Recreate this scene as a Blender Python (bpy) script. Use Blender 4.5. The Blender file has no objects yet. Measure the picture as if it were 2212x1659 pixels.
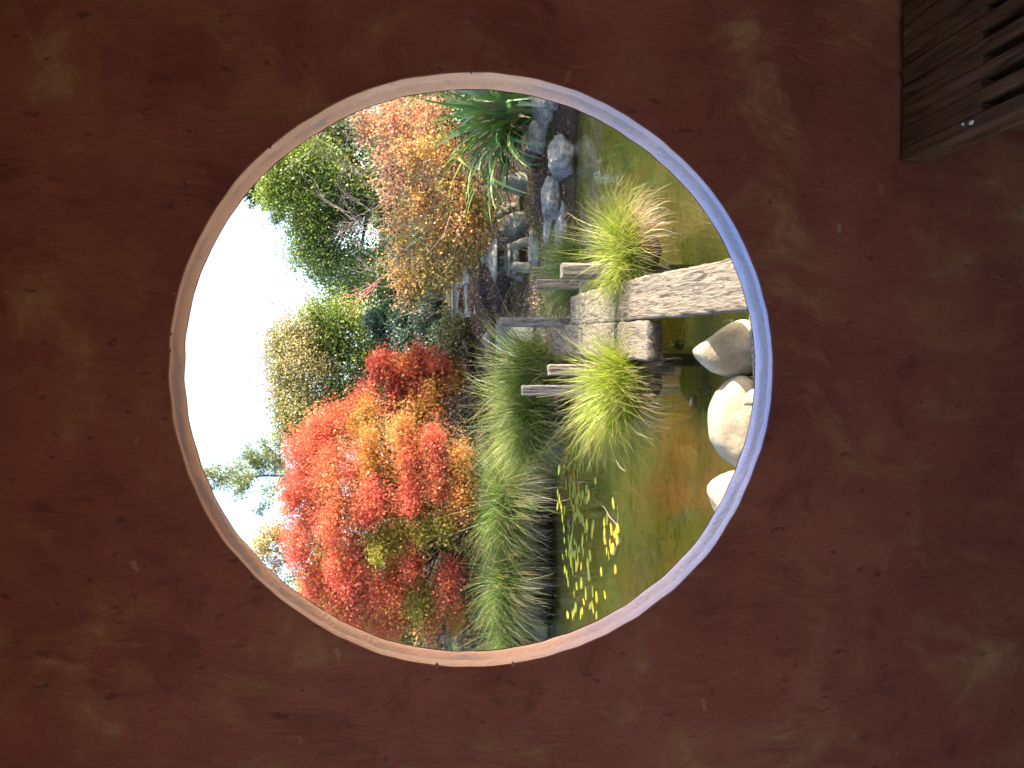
import bpy, bmesh, math, random
import numpy as np
from mathutils import Vector, noise as mn

random.seed(7)
rng = np.random.default_rng(11)
scn = bpy.context.scene
COL = scn.collection

# ------------------------------------------------------------------ camera
CAM_Z = 1.62
PITCH = math.radians(5.0)
cam_d = bpy.data.cameras.new('camera')
cam = bpy.data.objects.new('camera', cam_d)
COL.objects.link(cam)
cam_d.sensor_fit = 'HORIZONTAL'
cam_d.sensor_width = 36.0
cam_d.lens = 36.0 * 0.75
cam_d.clip_start = 0.02
cam_d.clip_end = 1000
# the phone was held on its side: picture left is up in the world, picture top is right
cp, sp = math.cos(PITCH), math.sin(PITCH)
from mathutils import Matrix
ax_x = Vector((0, -sp, -cp)); ax_y = Vector((1, 0, 0)); ax_z = Vector((0, -cp, sp))
m = Matrix(((ax_x.x, ax_y.x, ax_z.x, 0), (ax_x.y, ax_y.y, ax_z.y, 0), (ax_x.z, ax_y.z, ax_z.z, CAM_Z), (0, 0, 0, 1)))
cam.matrix_world = m
scn.camera = cam

# ------------------------------------------------------------------ sky, sun, exposure
SUN_AZ = math.atan2(0.99, -0.10)      # clockwise from +Y: right of the view, a little behind
SUN_EL = math.radians(32)
world = bpy.data.worlds.new('World'); scn.world = world; world.use_nodes = True
wn = world.node_tree.nodes; wl = world.node_tree.links
bg = wn['Background']
sky = wn.new('ShaderNodeTexSky'); sky.sky_type = 'NISHITA'; sky.sun_disc = False
sky.air_density = 1.0; sky.dust_density = 2.5; sky.ozone_density = 1.0
sky.sun_elevation = SUN_EL; sky.sun_rotation = SUN_AZ
wl.new(sky.outputs[0], bg.inputs[0]); bg.inputs[1].default_value = 0.15
sun_d = bpy.data.lights.new('sun', 'SUN'); sun_d.energy = 5.0; sun_d.angle = math.radians(0.5)
sun_d.color = (1.0, 0.91, 0.77)
sun = bpy.data.objects.new('sun', sun_d); COL.objects.link(sun)
sdir = Vector((math.sin(SUN_AZ) * math.cos(SUN_EL), math.cos(SUN_AZ) * math.cos(SUN_EL), math.sin(SUN_EL)))
sun.rotation_euler = sdir.to_track_quat('Z', 'Y').to_euler()
scn.view_settings.view_transform = 'Standard'
scn.view_settings.look = 'None'
scn.view_settings.exposure = 2.25
scn.view_settings.gamma = 1.0
try:
    scn.cycles.max_bounces = 5; scn.cycles.transparent_max_bounces = 6
    scn.cycles.diffuse_bounces = 4; scn.cycles.glossy_bounces = 2; scn.cycles.transmission_bounces = 2
    scn.cycles.adaptive_threshold = .02; scn.cycles.caustics_reflective = False; scn.cycles.caustics_refractive = False
except Exception:
    pass

# ------------------------------------------------------------------ measuring helpers (photo grid 2212 x 1659)
FPX = 1659.0
def ray(px, py):
    a = (1659 - py - 829.5) / FPX; b = (px - 1106) / FPX
    return Vector((a, cp - b * sp, -sp - b * cp))
def at(px, py, Y):
    d = ray(px, py); t = Y / d.y
    return Vector((d.x * t, Y, CAM_Z + d.z * t))
def on(px, py, z):
    d = ray(px, py); t = (z - CAM_Z) / d.z
    return Vector((d.x * t, d.y * t, z))
def mpp(Y): return Y / FPX

# ------------------------------------------------------------------ object helpers
def tag(o, label=None, cat=None, group=None, kind=None):
    if label: o['label'] = label
    if cat: o['category'] = cat
    if group: o['group'] = group
    if kind: o['kind'] = kind
    return o
def empty(name, loc, label=None, cat=None, group=None):
    o = bpy.data.objects.new(name, None); COL.objects.link(o)
    o.location = loc; o.empty_display_size = 0.1
    return tag(o, label, cat, group)
def np_mesh(name, V, F, cols=None, smooth=False):
    me = bpy.data.meshes.new(name)
    V = np.asarray(V, dtype=np.float32); F = np.asarray(F, dtype=np.int32)
    k = F.shape[1]
    me.vertices.add(len(V)); me.vertices.foreach_set('co', V.ravel())
    me.loops.add(F.size); me.loops.foreach_set('vertex_index', F.ravel())
    me.polygons.add(len(F))
    me.polygons.foreach_set('loop_start', np.arange(0, F.size, k, dtype=np.int32))
    me.polygons.foreach_set('loop_total', np.full(len(F), k, dtype=np.int32))
    if smooth: me.polygons.foreach_set('use_smooth', np.ones(len(F), dtype=bool))
    if cols is not None:
        ca = me.color_attributes.new('Col', 'FLOAT_COLOR', 'POINT')
        c4 = np.ones((len(V), 4), dtype=np.float32); c4[:, :3] = cols
        ca.data.foreach_set('color', c4.ravel())
    me.update(calc_edges=True); me.validate()
    return me
def link(name, me, mat, parent=None, loc=(0, 0, 0)):
    o = bpy.data.objects.new(name, me); COL.objects.link(o); o.location = loc
    if mat is not None and len(me.materials) == 0: me.materials.append(mat)
    if parent is not None: o.parent = parent
    return o
def bm_obj(name, bm, mat, parent=None, loc=(0, 0, 0), smooth=False):
    me = bpy.data.meshes.new(name); bm.normal_update(); bm.to_mesh(me); bm.free()
    if smooth:
        for p in me.polygons: p.use_smooth = True
    return link(name, me, mat, parent, loc)

class Tubes:
    def __init__(s): s.V = []; s.F = []; s.n = 0
    def add(s, pts, radii, sides=6):
        pts = [Vector(p) for p in pts]; rings = []
        up = Vector((0.13, 0.21, 1)).normalized()
        for i, p in enumerate(pts):
            t = (pts[min(i + 1, len(pts) - 1)] - pts[max(i - 1, 0)])
            if t.length < 1e-7: t = Vector((0, 0, 1))
            t.normalize()
            a = t.cross(up)
            if a.length < 1e-4: a = t.cross(Vector((1, 0, 0)))
            a.normalize(); b = t.cross(a)
            base = s.n
            for k in range(sides):
                th = 2 * math.pi * k / sides
                q = p + (a * math.cos(th) + b * math.sin(th)) * radii[i]
                s.V.append((q.x, q.y, q.z)); s.n += 1
            rings.append(base)
        for r0, r1 in zip(rings[:-1], rings[1:]):
            for k in range(sides):
                k2 = (k + 1) % sides
                s.F.append((r0 + k, r0 + k2, r1 + k2, r1 + k))
    def build(s, name, mat, parent, origin):
        V = np.array(s.V, dtype=np.float32) - np.array(origin, dtype=np.float32)
        return link(name, np_mesh(name, V, np.array(s.F), smooth=True), mat, parent)

def curve_pts(p0, p1, n, sag=0.0, wob=0.0, rise=0.0):
    p0 = Vector(p0); p1 = Vector(p1); out = []
    L = (p1 - p0).length
    o = Vector((random.uniform(-1, 1), random.uniform(-1, 1), random.uniform(-1, 1))) * 7
    for i in range(n + 1):
        t = i / n
        p = p0.lerp(p1, t)
        p.z += rise * L * math.sin(math.pi * t) - sag * L * t * t
        if 0 < i < n and wob: p += Vector(mn.noise_vector(o + p * (2.5 / max(L, .3)))) * wob * L
        out.append(p)
    return out

# ------------------------------------------------------------------ materials
def mat_new(name):
    mt = bpy.data.materials.new(name); mt.use_nodes = True
    nt = mt.node_tree
    for n in list(nt.nodes): nt.nodes.remove(n)
    out = nt.nodes.new('ShaderNodeOutputMaterial')
    return mt, nt, out
def N(nt, t, **kw):
    n = nt.nodes.new(t)
    for k, v in kw.items():
        if k in n.inputs: n.inputs[k].default_value = v
        else: setattr(n, k, v)
    return n
def ramp(nt, src, stops):
    r = nt.nodes.new('ShaderNodeValToRGB'); e = r.color_ramp.elements
    while len(e) < len(stops): e.new(0.5)
    for i, (p, c) in enumerate(stops):
        e[i].position = p; e[i].color = (*c, 1) if len(c) == 3 else c
    nt.links.new(src, r.inputs[0]); return r.outputs[0]
def tex(nt, kind, coord, scale, detail=4, rough=.55, dist=0.0, map_scale=None, map_rot=None):
    src = coord
    if map_scale or map_rot:
        mp = nt.nodes.new('ShaderNodeMapping')
        if map_scale: mp.inputs['Scale'].default_value = map_scale
        if map_rot: mp.inputs['Rotation'].default_value = map_rot
        nt.links.new(coord, mp.inputs[0]); src = mp.outputs[0]
    if kind == 'noise':
        t = N(nt, 'ShaderNodeTexNoise', Scale=scale, Detail=detail, Roughness=rough, Distortion=dist)
        nt.links.new(src, t.inputs['Vector']); return t.outputs['Fac']
    t = N(nt, 'ShaderNodeTexVoronoi', Scale=scale)
    if kind == 'edge': t.feature = 'DISTANCE_TO_EDGE'
    nt.links.new(src, t.inputs['Vector']); return t.outputs['Distance']
def mixc(nt, fac, a, b, mode='MIX'):
    mx = nt.nodes.new('ShaderNodeMix'); mx.data_type = 'RGBA'; mx.blend_type = mode
    def put(i, v):
        if hasattr(v, 'links') or hasattr(v, 'is_linked'): nt.links.new(v, mx.inputs[i])
        elif isinstance(v, (int, float)): mx.inputs[i].default_value = v
        else: mx.inputs[i].default_value = (*v, 1)
    put(0, fac); put(6, a); put(7, b)
    return mx.outputs[2]
def math_(nt, op, a, b=0.5):
    n = nt.nodes.new('ShaderNodeMath'); n.operation = op
    for i, v in enumerate((a, b)):
        if isinstance(v, (int, float)): n.inputs[i].default_value = v
        else: nt.links.new(v, n.inputs[i])
    return n.outputs[0]
def coords(nt, kind='Object'):
    return nt.nodes.new('ShaderNodeTexCoord').outputs[kind]
def finish(nt, out, col, rough=.8, bump=None, bstr=.4, bdist=.02, spec=.3):
    b = nt.nodes.new('ShaderNodeBsdfPrincipled')
    if isinstance(col, tuple): b.inputs['Base Color'].default_value = (*col, 1)
    else: nt.links.new(col, b.inputs['Base Color'])
    if isinstance(rough, (int, float)): b.inputs['Roughness'].default_value = rough
    else: nt.links.new(rough, b.inputs['Roughness'])
    b.inputs['Specular IOR Level'].default_value = spec
    if bump is not None:
        bp = nt.nodes.new('ShaderNodeBump'); bp.inputs['Strength'].default_value = bstr; bp.inputs['Distance'].default_value = bdist
        nt.links.new(bump, bp.inputs['Height']); nt.links.new(bp.outputs[0], b.inputs['Normal'])
    nt.links.new(b.outputs[0], out.inputs[0]); return b

def m_leaf(name, trans=.45, gloss=.08, tint=None):
    mt, nt, out = mat_new(name)
    at_ = nt.nodes.new('ShaderNodeAttribute'); at_.attribute_name = 'Col'
    d = nt.nodes.new('ShaderNodeBsdfDiffuse'); t = nt.nodes.new('ShaderNodeBsdfTranslucent')
    nt.links.new(at_.outputs['Color'], d.inputs[0]); nt.links.new(at_.outputs['Color'], t.inputs[0])
    m1 = nt.nodes.new('ShaderNodeMixShader'); m1.inputs[0].default_value = trans
    nt.links.new(d.outputs[0], m1.inputs[1]); nt.links.new(t.outputs[0], m1.inputs[2])
    g = N(nt, 'ShaderNodeBsdfGlossy', Roughness=.5); g.inputs[0].default_value = (1, 1, 1, 1)
    m2 = nt.nodes.new('ShaderNodeMixShader'); m2.inputs[0].default_value = gloss
    nt.links.new(m1.outputs[0], m2.inputs[1]); nt.links.new(g.outputs[0], m2.inputs[2])
    nt.links.new(m2.outputs[0], out.inputs[0]); return mt

def warp(nt, c, scale, amp, detail=2):
    n = N(nt, 'ShaderNodeTexNoise', Scale=scale, Detail=detail, Roughness=.5); nt.links.new(c, n.inputs['Vector'])
    a = nt.nodes.new('ShaderNodeVectorMath'); a.operation = 'SUBTRACT'; nt.links.new(n.outputs['Color'], a.inputs[0]); a.inputs[1].default_value = (.5, .5, .5)
    b = nt.nodes.new('ShaderNodeVectorMath'); b.operation = 'MULTIPLY_ADD'; nt.links.new(a.outputs[0], b.inputs[0]); b.inputs[1].default_value = (amp, amp, amp); nt.links.new(c, b.inputs[2])
    return b.outputs[0]
def m_plaster():
    mt, nt, out = mat_new('terracotta plaster'); c = coords(nt)
    sw = warp(nt, c, 2.0, .42, 3)                 # swirling hand of the trowel
    big = tex(nt, 'noise', c, 2.2, 3, .6)
    patch = tex(nt, 'noise', sw, 3.4, 5, .66)
    stroke = tex(nt, 'noise', sw, 4.2, 6, .68, 0, map_scale=(3.4, 1, 1.2), map_rot=(0, .7, 0))
    hair = tex(nt, 'noise', sw, 9, 3, .6, 0, map_scale=(7.5, 1, .9), map_rot=(0, .7, 0))
    fine = tex(nt, 'noise', c, 85, 2, .6)
    maroon = ramp(nt, big, [(.32, (0.150, 0.036, 0.019)), (.5, (0.202, 0.051, 0.027)), (.68, (0.258, 0.074, 0.040))])
    pm = math_(nt, 'ADD', math_(nt, 'MULTIPLY', patch, .68), math_(nt, 'MULTIPLY', stroke, .32))
    col = mixc(nt, ramp(nt, pm, [(.50, (0, 0, 0)), (.60, (.8, .8, .8))]), maroon, (0.258, 0.105, 0.042))
    col = mixc(nt, ramp(nt, pm, [(.585, (0, 0, 0)), (.68, (.8, .8, .8))]), col, (0.370, 0.184, 0.080))
    col = mixc(nt, ramp(nt, pm, [(.36, (.85, .85, .85)), (.45, (0, 0, 0))]), col, (0.107, 0.023, 0.014))
    col = mixc(nt, ramp(nt, hair, [(.62, (0, 0, 0)), (.74, (.45, .45, .45))]), col, (0.099, 0.022, 0.014))
    col = mixc(nt, ramp(nt, hair, [(.24, (.28, .28, .28)), (.36, (0, 0, 0))]), col, (0.318, 0.139, 0.080))
    wc = warp(nt, c, 26, .045, 2)
    gate0 = tex(nt, 'noise', c, 1.9, 2, .5)
    def nicks(scale, ms, rot, thr, gate):
        mp = nt.nodes.new('ShaderNodeMapping'); mp.inputs['Scale'].default_value = ms; mp.inputs['Rotation'].default_value = rot
        nt.links.new(wc, mp.inputs[0])
        v = N(nt, 'ShaderNodeTexVoronoi', Scale=scale); nt.links.new(mp.outputs[0], v.inputs['Vector'])
        sp = nt.nodes.new('ShaderNodeSeparateColor'); nt.links.new(v.outputs['Color'], sp.inputs[0])
        g = ramp(nt, math_(nt, 'ADD', math_(nt, 'MULTIPLY', sp.outputs[0], .6), math_(nt, 'MULTIPLY', gate0, .8)), [(gate, (0, 0, 0)), (gate + .12, (1, 1, 1))])
        return math_(nt, 'MULTIPLY', ramp(nt, v.outputs['Distance'], [(thr * .5, (1, 1, 1)), (thr, (0, 0, 0))]), g)
    n1 = nicks(7, (3.4, 0.01, 1.0), (0, .25, 0), .16, .70)
    n2 = nicks(17, (1.8, 0.01, 1.0), (0, -.3, 0), .19, .74)
    n3 = nicks(8, (1.0, 0.01, 1.9), (0, .5, 0), .15, .86)
    col = mixc(nt, math_(nt, 'MULTIPLY', math_(nt, 'MAXIMUM', n1, n2), .68), col, (.05, .014, .012))
    col = mixc(nt, math_(nt, 'MULTIPLY', n3, .5), col, (0.396, 0.230, 0.128))
    col = mixc(nt, math_(nt, 'MULTIPLY', fine, .35), col, (0.138, 0.031, 0.018))
    h = math_(nt, 'ADD', math_(nt, 'MULTIPLY', stroke, .6), math_(nt, 'ADD', math_(nt, 'MULTIPLY', hair, .15), math_(nt, 'MULTIPLY', fine, .10)))
    finish(nt, out, col, .75, h, .5, .02, .22); return mt

def m_reveal():
    mt, nt, out = mat_new('pale plaster reveal'); c = coords(nt)
    a = tex(nt, 'noise', c, 5, 4, .6, .5); f = tex(nt, 'noise', c, 85, 3, .7)
    tan = ramp(nt, a, [(.3, (.64, .355, .225)), (.7, (.74, .45, .305))])
    sky_tint = ramp(nt, a, [(.3, (.33, .36, .55)), (.7, (.46, .47, .65))])
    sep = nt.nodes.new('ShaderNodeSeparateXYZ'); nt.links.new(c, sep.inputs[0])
    # sky light painted into the sill as cool blue, tan kept on the arch
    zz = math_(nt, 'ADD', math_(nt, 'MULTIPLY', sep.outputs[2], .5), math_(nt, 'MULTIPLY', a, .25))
    col = mixc(nt, ramp(nt, zz, [(.54, (1, 1, 1)), (.86, (0, 0, 0))]), tan, sky_tint)
    # grey band putting the shade of the tunnel's hollow into the colour
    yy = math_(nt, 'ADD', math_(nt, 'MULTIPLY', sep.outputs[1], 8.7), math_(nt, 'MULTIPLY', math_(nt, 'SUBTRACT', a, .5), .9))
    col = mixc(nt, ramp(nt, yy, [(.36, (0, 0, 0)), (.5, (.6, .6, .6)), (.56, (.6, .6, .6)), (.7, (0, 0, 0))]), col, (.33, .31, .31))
    st = tex(nt, 'noise', c, 26, 4, .6, .6)
    col = mixc(nt, ramp(nt, st, [(.60, (0, 0, 0)), (.74, (.6, .6, .6))]), col, (.46, .29, .22))
    finish(nt, out, col, .9, f, .7, .008, .15); return mt

def m_rock(name, c1, c2, c3, lichen=(.5, .5, .45), lich=.0, sc=6.0, spec=.25, bs=.8):
    mt, nt, out = mat_new(name); c = coords(nt)
    a = tex(nt, 'noise', c, sc, 7, .62, .4); b = tex(nt, 'noise', c, sc * 7, 5, .7); v = tex(nt, 'noise', c, sc * 2.2, 4, .6, 1.4)
    col = ramp(nt, a, [(.3, c1), (.52, c2), (.72, c3)])
    col = mixc(nt, math_(nt, 'MULTIPLY', ramp(nt, b, [(.35, (1, 1, 1)), (.55, (0, 0, 0))]), .45), col, c1)
    if lich: col = mixc(nt, math_(nt, 'MULTIPLY', ramp(nt, v, [(.56, (0, 0, 0)), (.68, (1, 1, 1))]), lich), col, lichen)
    h = math_(nt, 'ADD', math_(nt, 'ADD', a, math_(nt, 'MULTIPLY', v, .5)), math_(nt, 'MULTIPLY', b, .35))
    finish(nt, out, col, .85, h, bs, .05, spec); return mt

def m_wood(name, base, dark, light, scale=1.0, rough=.85, spec=.2, bstr=.9, bdist=.012):
    mt, nt, out = mat_new(name); c = coords(nt)
    g = tex(nt, 'noise', c, 9 * scale, 6, .6, 1.1, map_scale=(4.5, .42, 4.5))
    g2 = tex(nt, 'noise', c, 22 * scale, 5, .65, .8, map_scale=(4.0, .25, 4.0))
    big = tex(nt, 'noise', c, 2.5, 4, .6)
    col = ramp(nt, g, [(.33, dark), (.47, base), (.68, light)])
    col = mixc(nt, ramp(nt, g2, [(.33, (.8, .8, .8)), (.46, (0, 0, 0))]), col, dark)
    col = mixc(nt, math_(nt, 'MULTIPLY', ramp(nt, big, [(.4, (0, 0, 0)), (.7, (1, 1, 1))]), .35), col, tuple(x * .62 for x in base))
    h = math_(nt, 'ADD', g, math_(nt, 'MULTIPLY', g2, .7))
    finish(nt, out, col, rough, h, bstr, bdist, spec); return mt

def m_bark(name, a, b):
    mt, nt, out = mat_new(name); c = coords(nt)
    g = tex(nt, 'noise', c, 14, 5, .65, .6, map_scale=(1, 1, .35))
    finish(nt, out, ramp(nt, g, [(.35, a), (.65, b)]), .9, g, .6, .02, .15); return mt

def m_ground():
    mt, nt, out = mat_new('garden soil'); c = coords(nt)
    a = tex(nt, 'noise', c, .9, 5, .6, .5); b = tex(nt, 'noise', c, 14, 5, .7); d = tex(nt, 'noise', c, 5, 4, .6)
    soil = ramp(nt, b, [(.3, (.022, .016, .012)), (.55, (.06, .042, .03)), (.75, (.12, .075, .055))])
    moss = ramp(nt, b, [(.3, (.03, .04, .012)), (.7, (.075, .09, .03))])
    col = mixc(nt, ramp(nt, a, [(.48, (0, 0, 0)), (.6, (.8, .8, .8))]), soil, moss)
    # pale gravel in front of the pavilion and olive silt on the pond floor
    sep = nt.nodes.new('ShaderNodeSeparateXYZ'); nt.links.new(c, sep.inputs[0])
    gv = tex(nt, 'voronoi', c, 55); grav = ramp(nt, gv, [(.1, (.36, .34, .32)), (.5, (.22, .20, .19)), (.8, (.06, .055, .05))])
    near = ramp(nt, math_(nt, 'ADD', math_(nt, 'MULTIPLY', sep.outputs[1], .1), math_(nt, 'MULTIPLY', d, .02)), [(.474, (1, 1, 1)), (.489, (0, 0, 0))])
    col = mixc(nt, near, col, grav)
    silt = ramp(nt, tex(nt, 'noise', c, 1.7, 6, .62, .9), [(.28, (.16, .17, .03)), (.42, (.40, .32, .035)), (.54, (.55, .34, .03)), (.70, (.46, .40, .05))])
    weed = tex(nt, 'noise', c, 7, 6, .7, 1.2)
    silt = mixc(nt, ramp(nt, weed, [(.50, (0, 0, 0)), (.66, (.8, .8, .8))]), silt, (.10, .12, .022))
    deep = ramp(nt, math_(nt, 'ADD', sep.outputs[2], .9), [(.44, (1, 1, 1)), (.52, (0, 0, 0))])
    col = mixc(nt, deep, col, silt)
    finish(nt, out, col, .95, b, .7, .03, .1); return mt

def m_water():
    mt, nt, out = mat_new('pond water'); c = coords(nt)
    r1 = tex(nt, 'noise', c, 3.0, 3, .5, .4, map_scale=(1, .5, 1)); r2 = tex(nt, 'noise', c, 17, 3, .5, .3)
    h = math_(nt, 'ADD', r1, math_(nt, 'MULTIPLY', r2, .12))
    bp = nt.nodes.new('ShaderNodeBump'); bp.inputs['Strength'].default_value = .11; bp.inputs['Distance'].default_value = .05
    nt.links.new(h, bp.inputs['Height'])
    fr = nt.nodes.new('ShaderNodeFresnel'); fr.inputs['IOR'].default_value = 1.42
    nt.links.new(bp.outputs[0], fr.inputs['Normal'])
    g = N(nt, 'ShaderNodeBsdfGlossy', Roughness=.015); g.inputs[0].default_value = (.96, .97, .98, 1)
    nt.links.new(bp.outputs[0], g.inputs['Normal'])
    t = nt.nodes.new('ShaderNodeBsdfTransparent'); t.inputs[0].default_value = (.84, .86, .58, 1)
    d = nt.nodes.new('ShaderNodeBsdfDiffuse'); d.inputs[0].default_value = (.10, .13, .05, 1)
    m0 = nt.nodes.new('ShaderNodeMixShader'); m0.inputs[0].default_value = .10
    nt.links.new(t.outputs[0], m0.inputs[1]); nt.links.new(d.outputs[0], m0.inputs[2])
    m1 = nt.nodes.new('ShaderNodeMixShader')
    nt.links.new(fr.outputs[0], m1.inputs[0]); nt.links.new(m0.outputs[0], m1.inputs[1]); nt.links.new(g.outputs[0], m1.inputs[2])
    nt.links.new(m1.outputs[0], out.inputs[0]); return mt

M = {}
M['plaster'] = m_plaster()
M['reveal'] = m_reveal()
M['chip'] = m_rock('broken plaster', (.22, .10, .07), (.33, .17, .12), (.42, .25, .18), (.3, .2, .15), .3, 20)
M['bench'] = m_wood('dark oiled bench wood', (.125, .057, .026), (.038, .017, .010), (.20, .10, .050), .9, .38, .5, .5, .004)
M['plank'] = m_wood('weathered grey timber', (.15, .122, .09), (.034, .025, .018), (.22, .182, .14), .75, .9, .15, 1.0, .02)
M['post'] = m_wood('weathered post timber', (.30, .26, .215), (.07, .056, .045), (.46, .40, .33), 1.0, .9, .15, .9, .012)
M['oldpost'] = m_wood('dark weathered timber', (.13, .115, .105), (.04, .034, .03), (.22, .20, .18), 1.0, .9, .15, .9, .01)
M['oldgrey'] = m_wood('grey boardwalk timber', (.12, .12, .125), (.035, .035, .037), (.18, .18, .19), 1.0, .9, .15, .9, .01)
M['boulder'] = m_rock('pale river boulder', (.20, .168, .11), (.29, .245, .165), (.37, .32, .235), (.24, .165, .07), .6, 6, .25, .25)
M['bluerock'] = m_rock('blue grey bank rock', (.09, .082, .075), (.24, .228, .215), (.40, .385, .36), (.46, .45, .40), .7, 9)
M['greyrock'] = m_rock('grey garden rock', (.10, .10, .085), (.18, .18, .155), (.27, .27, .235), (.16, .19, .09), .5, 5)
M['mossrock'] = m_rock('mossy dark rock', (.055, .06, .05), (.11, .12, .09), (.20, .21, .18), (.10, .13, .04), .7, 7)
M['lantern'] = m_rock('carved lantern stone', (.12, .115, .095), (.17, .165, .14), (.23, .22, .19), (.22, .22, .17), .4, 9)
M['slab'] = m_rock('grey step stone', (.22, .225, .23), (.32, .33, .34), (.42, .43, .44), (.22, .23, .18), .4, 6)
M['bark'] = m_bark('dark maple bark', (.035, .024, .018), (.10, .072, .055))
M['palebark'] = m_bark('pale pinkish twig bark', (.19, .135, .125), (.36, .275, .26))
M['greybark'] = m_bark('grey bark', (.07, .06, .05), (.19, .165, .14))
M['leaf'] = m_leaf('autumn leaf', .5, .02)
M['green'] = m_leaf('green leaf', .42, .035)
M['blade'] = m_leaf('sedge blade', .42, .03)
M['flax'] = m_leaf('flax leaf', .25, .05)
M['pad'] = m_leaf('pond leaf', .2, .04)
M['litter'] = m_leaf('fallen leaf', .1, .03)
M['ground'] = m_ground()
M['water'] = m_water()
M['gravelpale'] = m_rock('pale stone floor', (.30, .27, .23), (.42, .385, .335), (.52, .48, .42), (.36, .33, .28), .3, 8)

# ------------------------------------------------------------------ terrain and pond
WZ = -0.35
SX = [-40, -12, -9, -4.5, -2.6, -1.6, -.6, .4, 1.3, 2.2, 3.2, 5, 9, 12, 40]
SY = [14, 14, 15.0, 14.9, 14.5, 13.6, 12.9, 12.4, 11.9, 11.7, 11.5, 11.3, 11.2, 11, 11]
def shore(x): return np.interp(x, SX, SY) + .18 * np.sin(x * 2.3) + .09 * np.sin(x * 5.1 + 1)
def nshore(x): return 4.62 + .10 * np.sin(x * 1.7 + .6) + .05 * np.sin(x * 5)
def sstep(a, b, v):
    t = np.clip((v - a) / (b - a), 0, 1); return t * t * (3 - 2 * t)
def height(x, y):
    x = np.asarray(x, float); y = np.asarray(y, float)
    d = y - shore(x); dn = y - nshore(x); dx = np.minimum(10.5 + x, 5.9 - x)
    land = -.35 + .32 * (1 - np.exp(-np.maximum(d, 0) / .35)) + .06 * np.maximum(d, 0) \
        + .72 * sstep(2.4, 6.2, d) * np.clip(.55 + .25 * x, .25, 1) + .085 * np.maximum(d - 6, 0)
    ins = np.minimum(np.minimum(-d, dn), dx)
    bed = -.35 - np.minimum(.9 * np.maximum(ins, 0), .06 + .14 * np.maximum(ins, 0)).clip(0, .42)
    nearl = -.35 + .13 * (1 - np.exp(-np.maximum(-dn, 0) / .12))
    side = -.35 + .35 * (1 - np.exp(-np.maximum(-dx, 0) / .8))
    h = np.where(d > 0, land, bed)
    h = np.where(dn < 0, nearl, h)
    h = np.where((dx < 0) & (d <= 0) & (dn >= 0), side, h)
    bump = .03 * np.sin(x * 3.1 + y * 1.3) * np.sin(y * 2.7 - x) * (d > .3)
    return h + bump
def hz(x, y): return float(height(x, y))

xs = np.concatenate([np.linspace(-400, -14, 24), np.linspace(-13.8, -6, 40), np.linspace(-5.9, 6, 130), np.linspace(6.2, 14, 40), np.linspace(14.5, 400, 24)])
ys = np.concatenate([np.linspace(-200, 2, 20), np.linspace(2.1, 4.2, 14), np.linspace(4.25, 5.2, 16), np.linspace(5.3, 11, 50), np.linspace(11.05, 17, 90), np.linspace(17.2, 32, 50), np.linspace(33, 600, 34)])
XX, YY = np.meshgrid(xs, ys)
ZZ = height(XX, YY)
ZZ = np.where(YY > 60, height(XX, 60 + 0 * YY), ZZ)
V = np.stack([XX.ravel(), YY.ravel(), ZZ.ravel()], 1)
nx, ny = len(xs), len(ys)
I = (np.arange(ny - 1)[:, None] * nx + np.arange(nx - 1)[None, :]).ravel()
F = np.stack([I, I + 1, I + 1 + nx, I + nx], 1)
tag(link('ground', np_mesh('ground', V, F, smooth=True), M['ground']), kind='structure')
wx = np.linspace(-11.2, 11.2, 3); wy = np.linspace(4.3, 16.2, 3)
WX, WY = np.meshgrid(wx, wy)
Vw = np.stack([WX.ravel(), WY.ravel(), np.full(9, WZ)], 1)
Fw = np.array([(i * 3 + j, i * 3 + j + 1, i * 3 + j + 4, i * 3 + j + 3) for i in range(2) for j in range(2)])
tag(link('pond_water', np_mesh('pond_water', Vw, Fw), M['water']), kind='structure')

# ------------------------------------------------------------------ pavilion with the moon window
WY0, WT = 1.93, 0.115            # inner face, thickness
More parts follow.
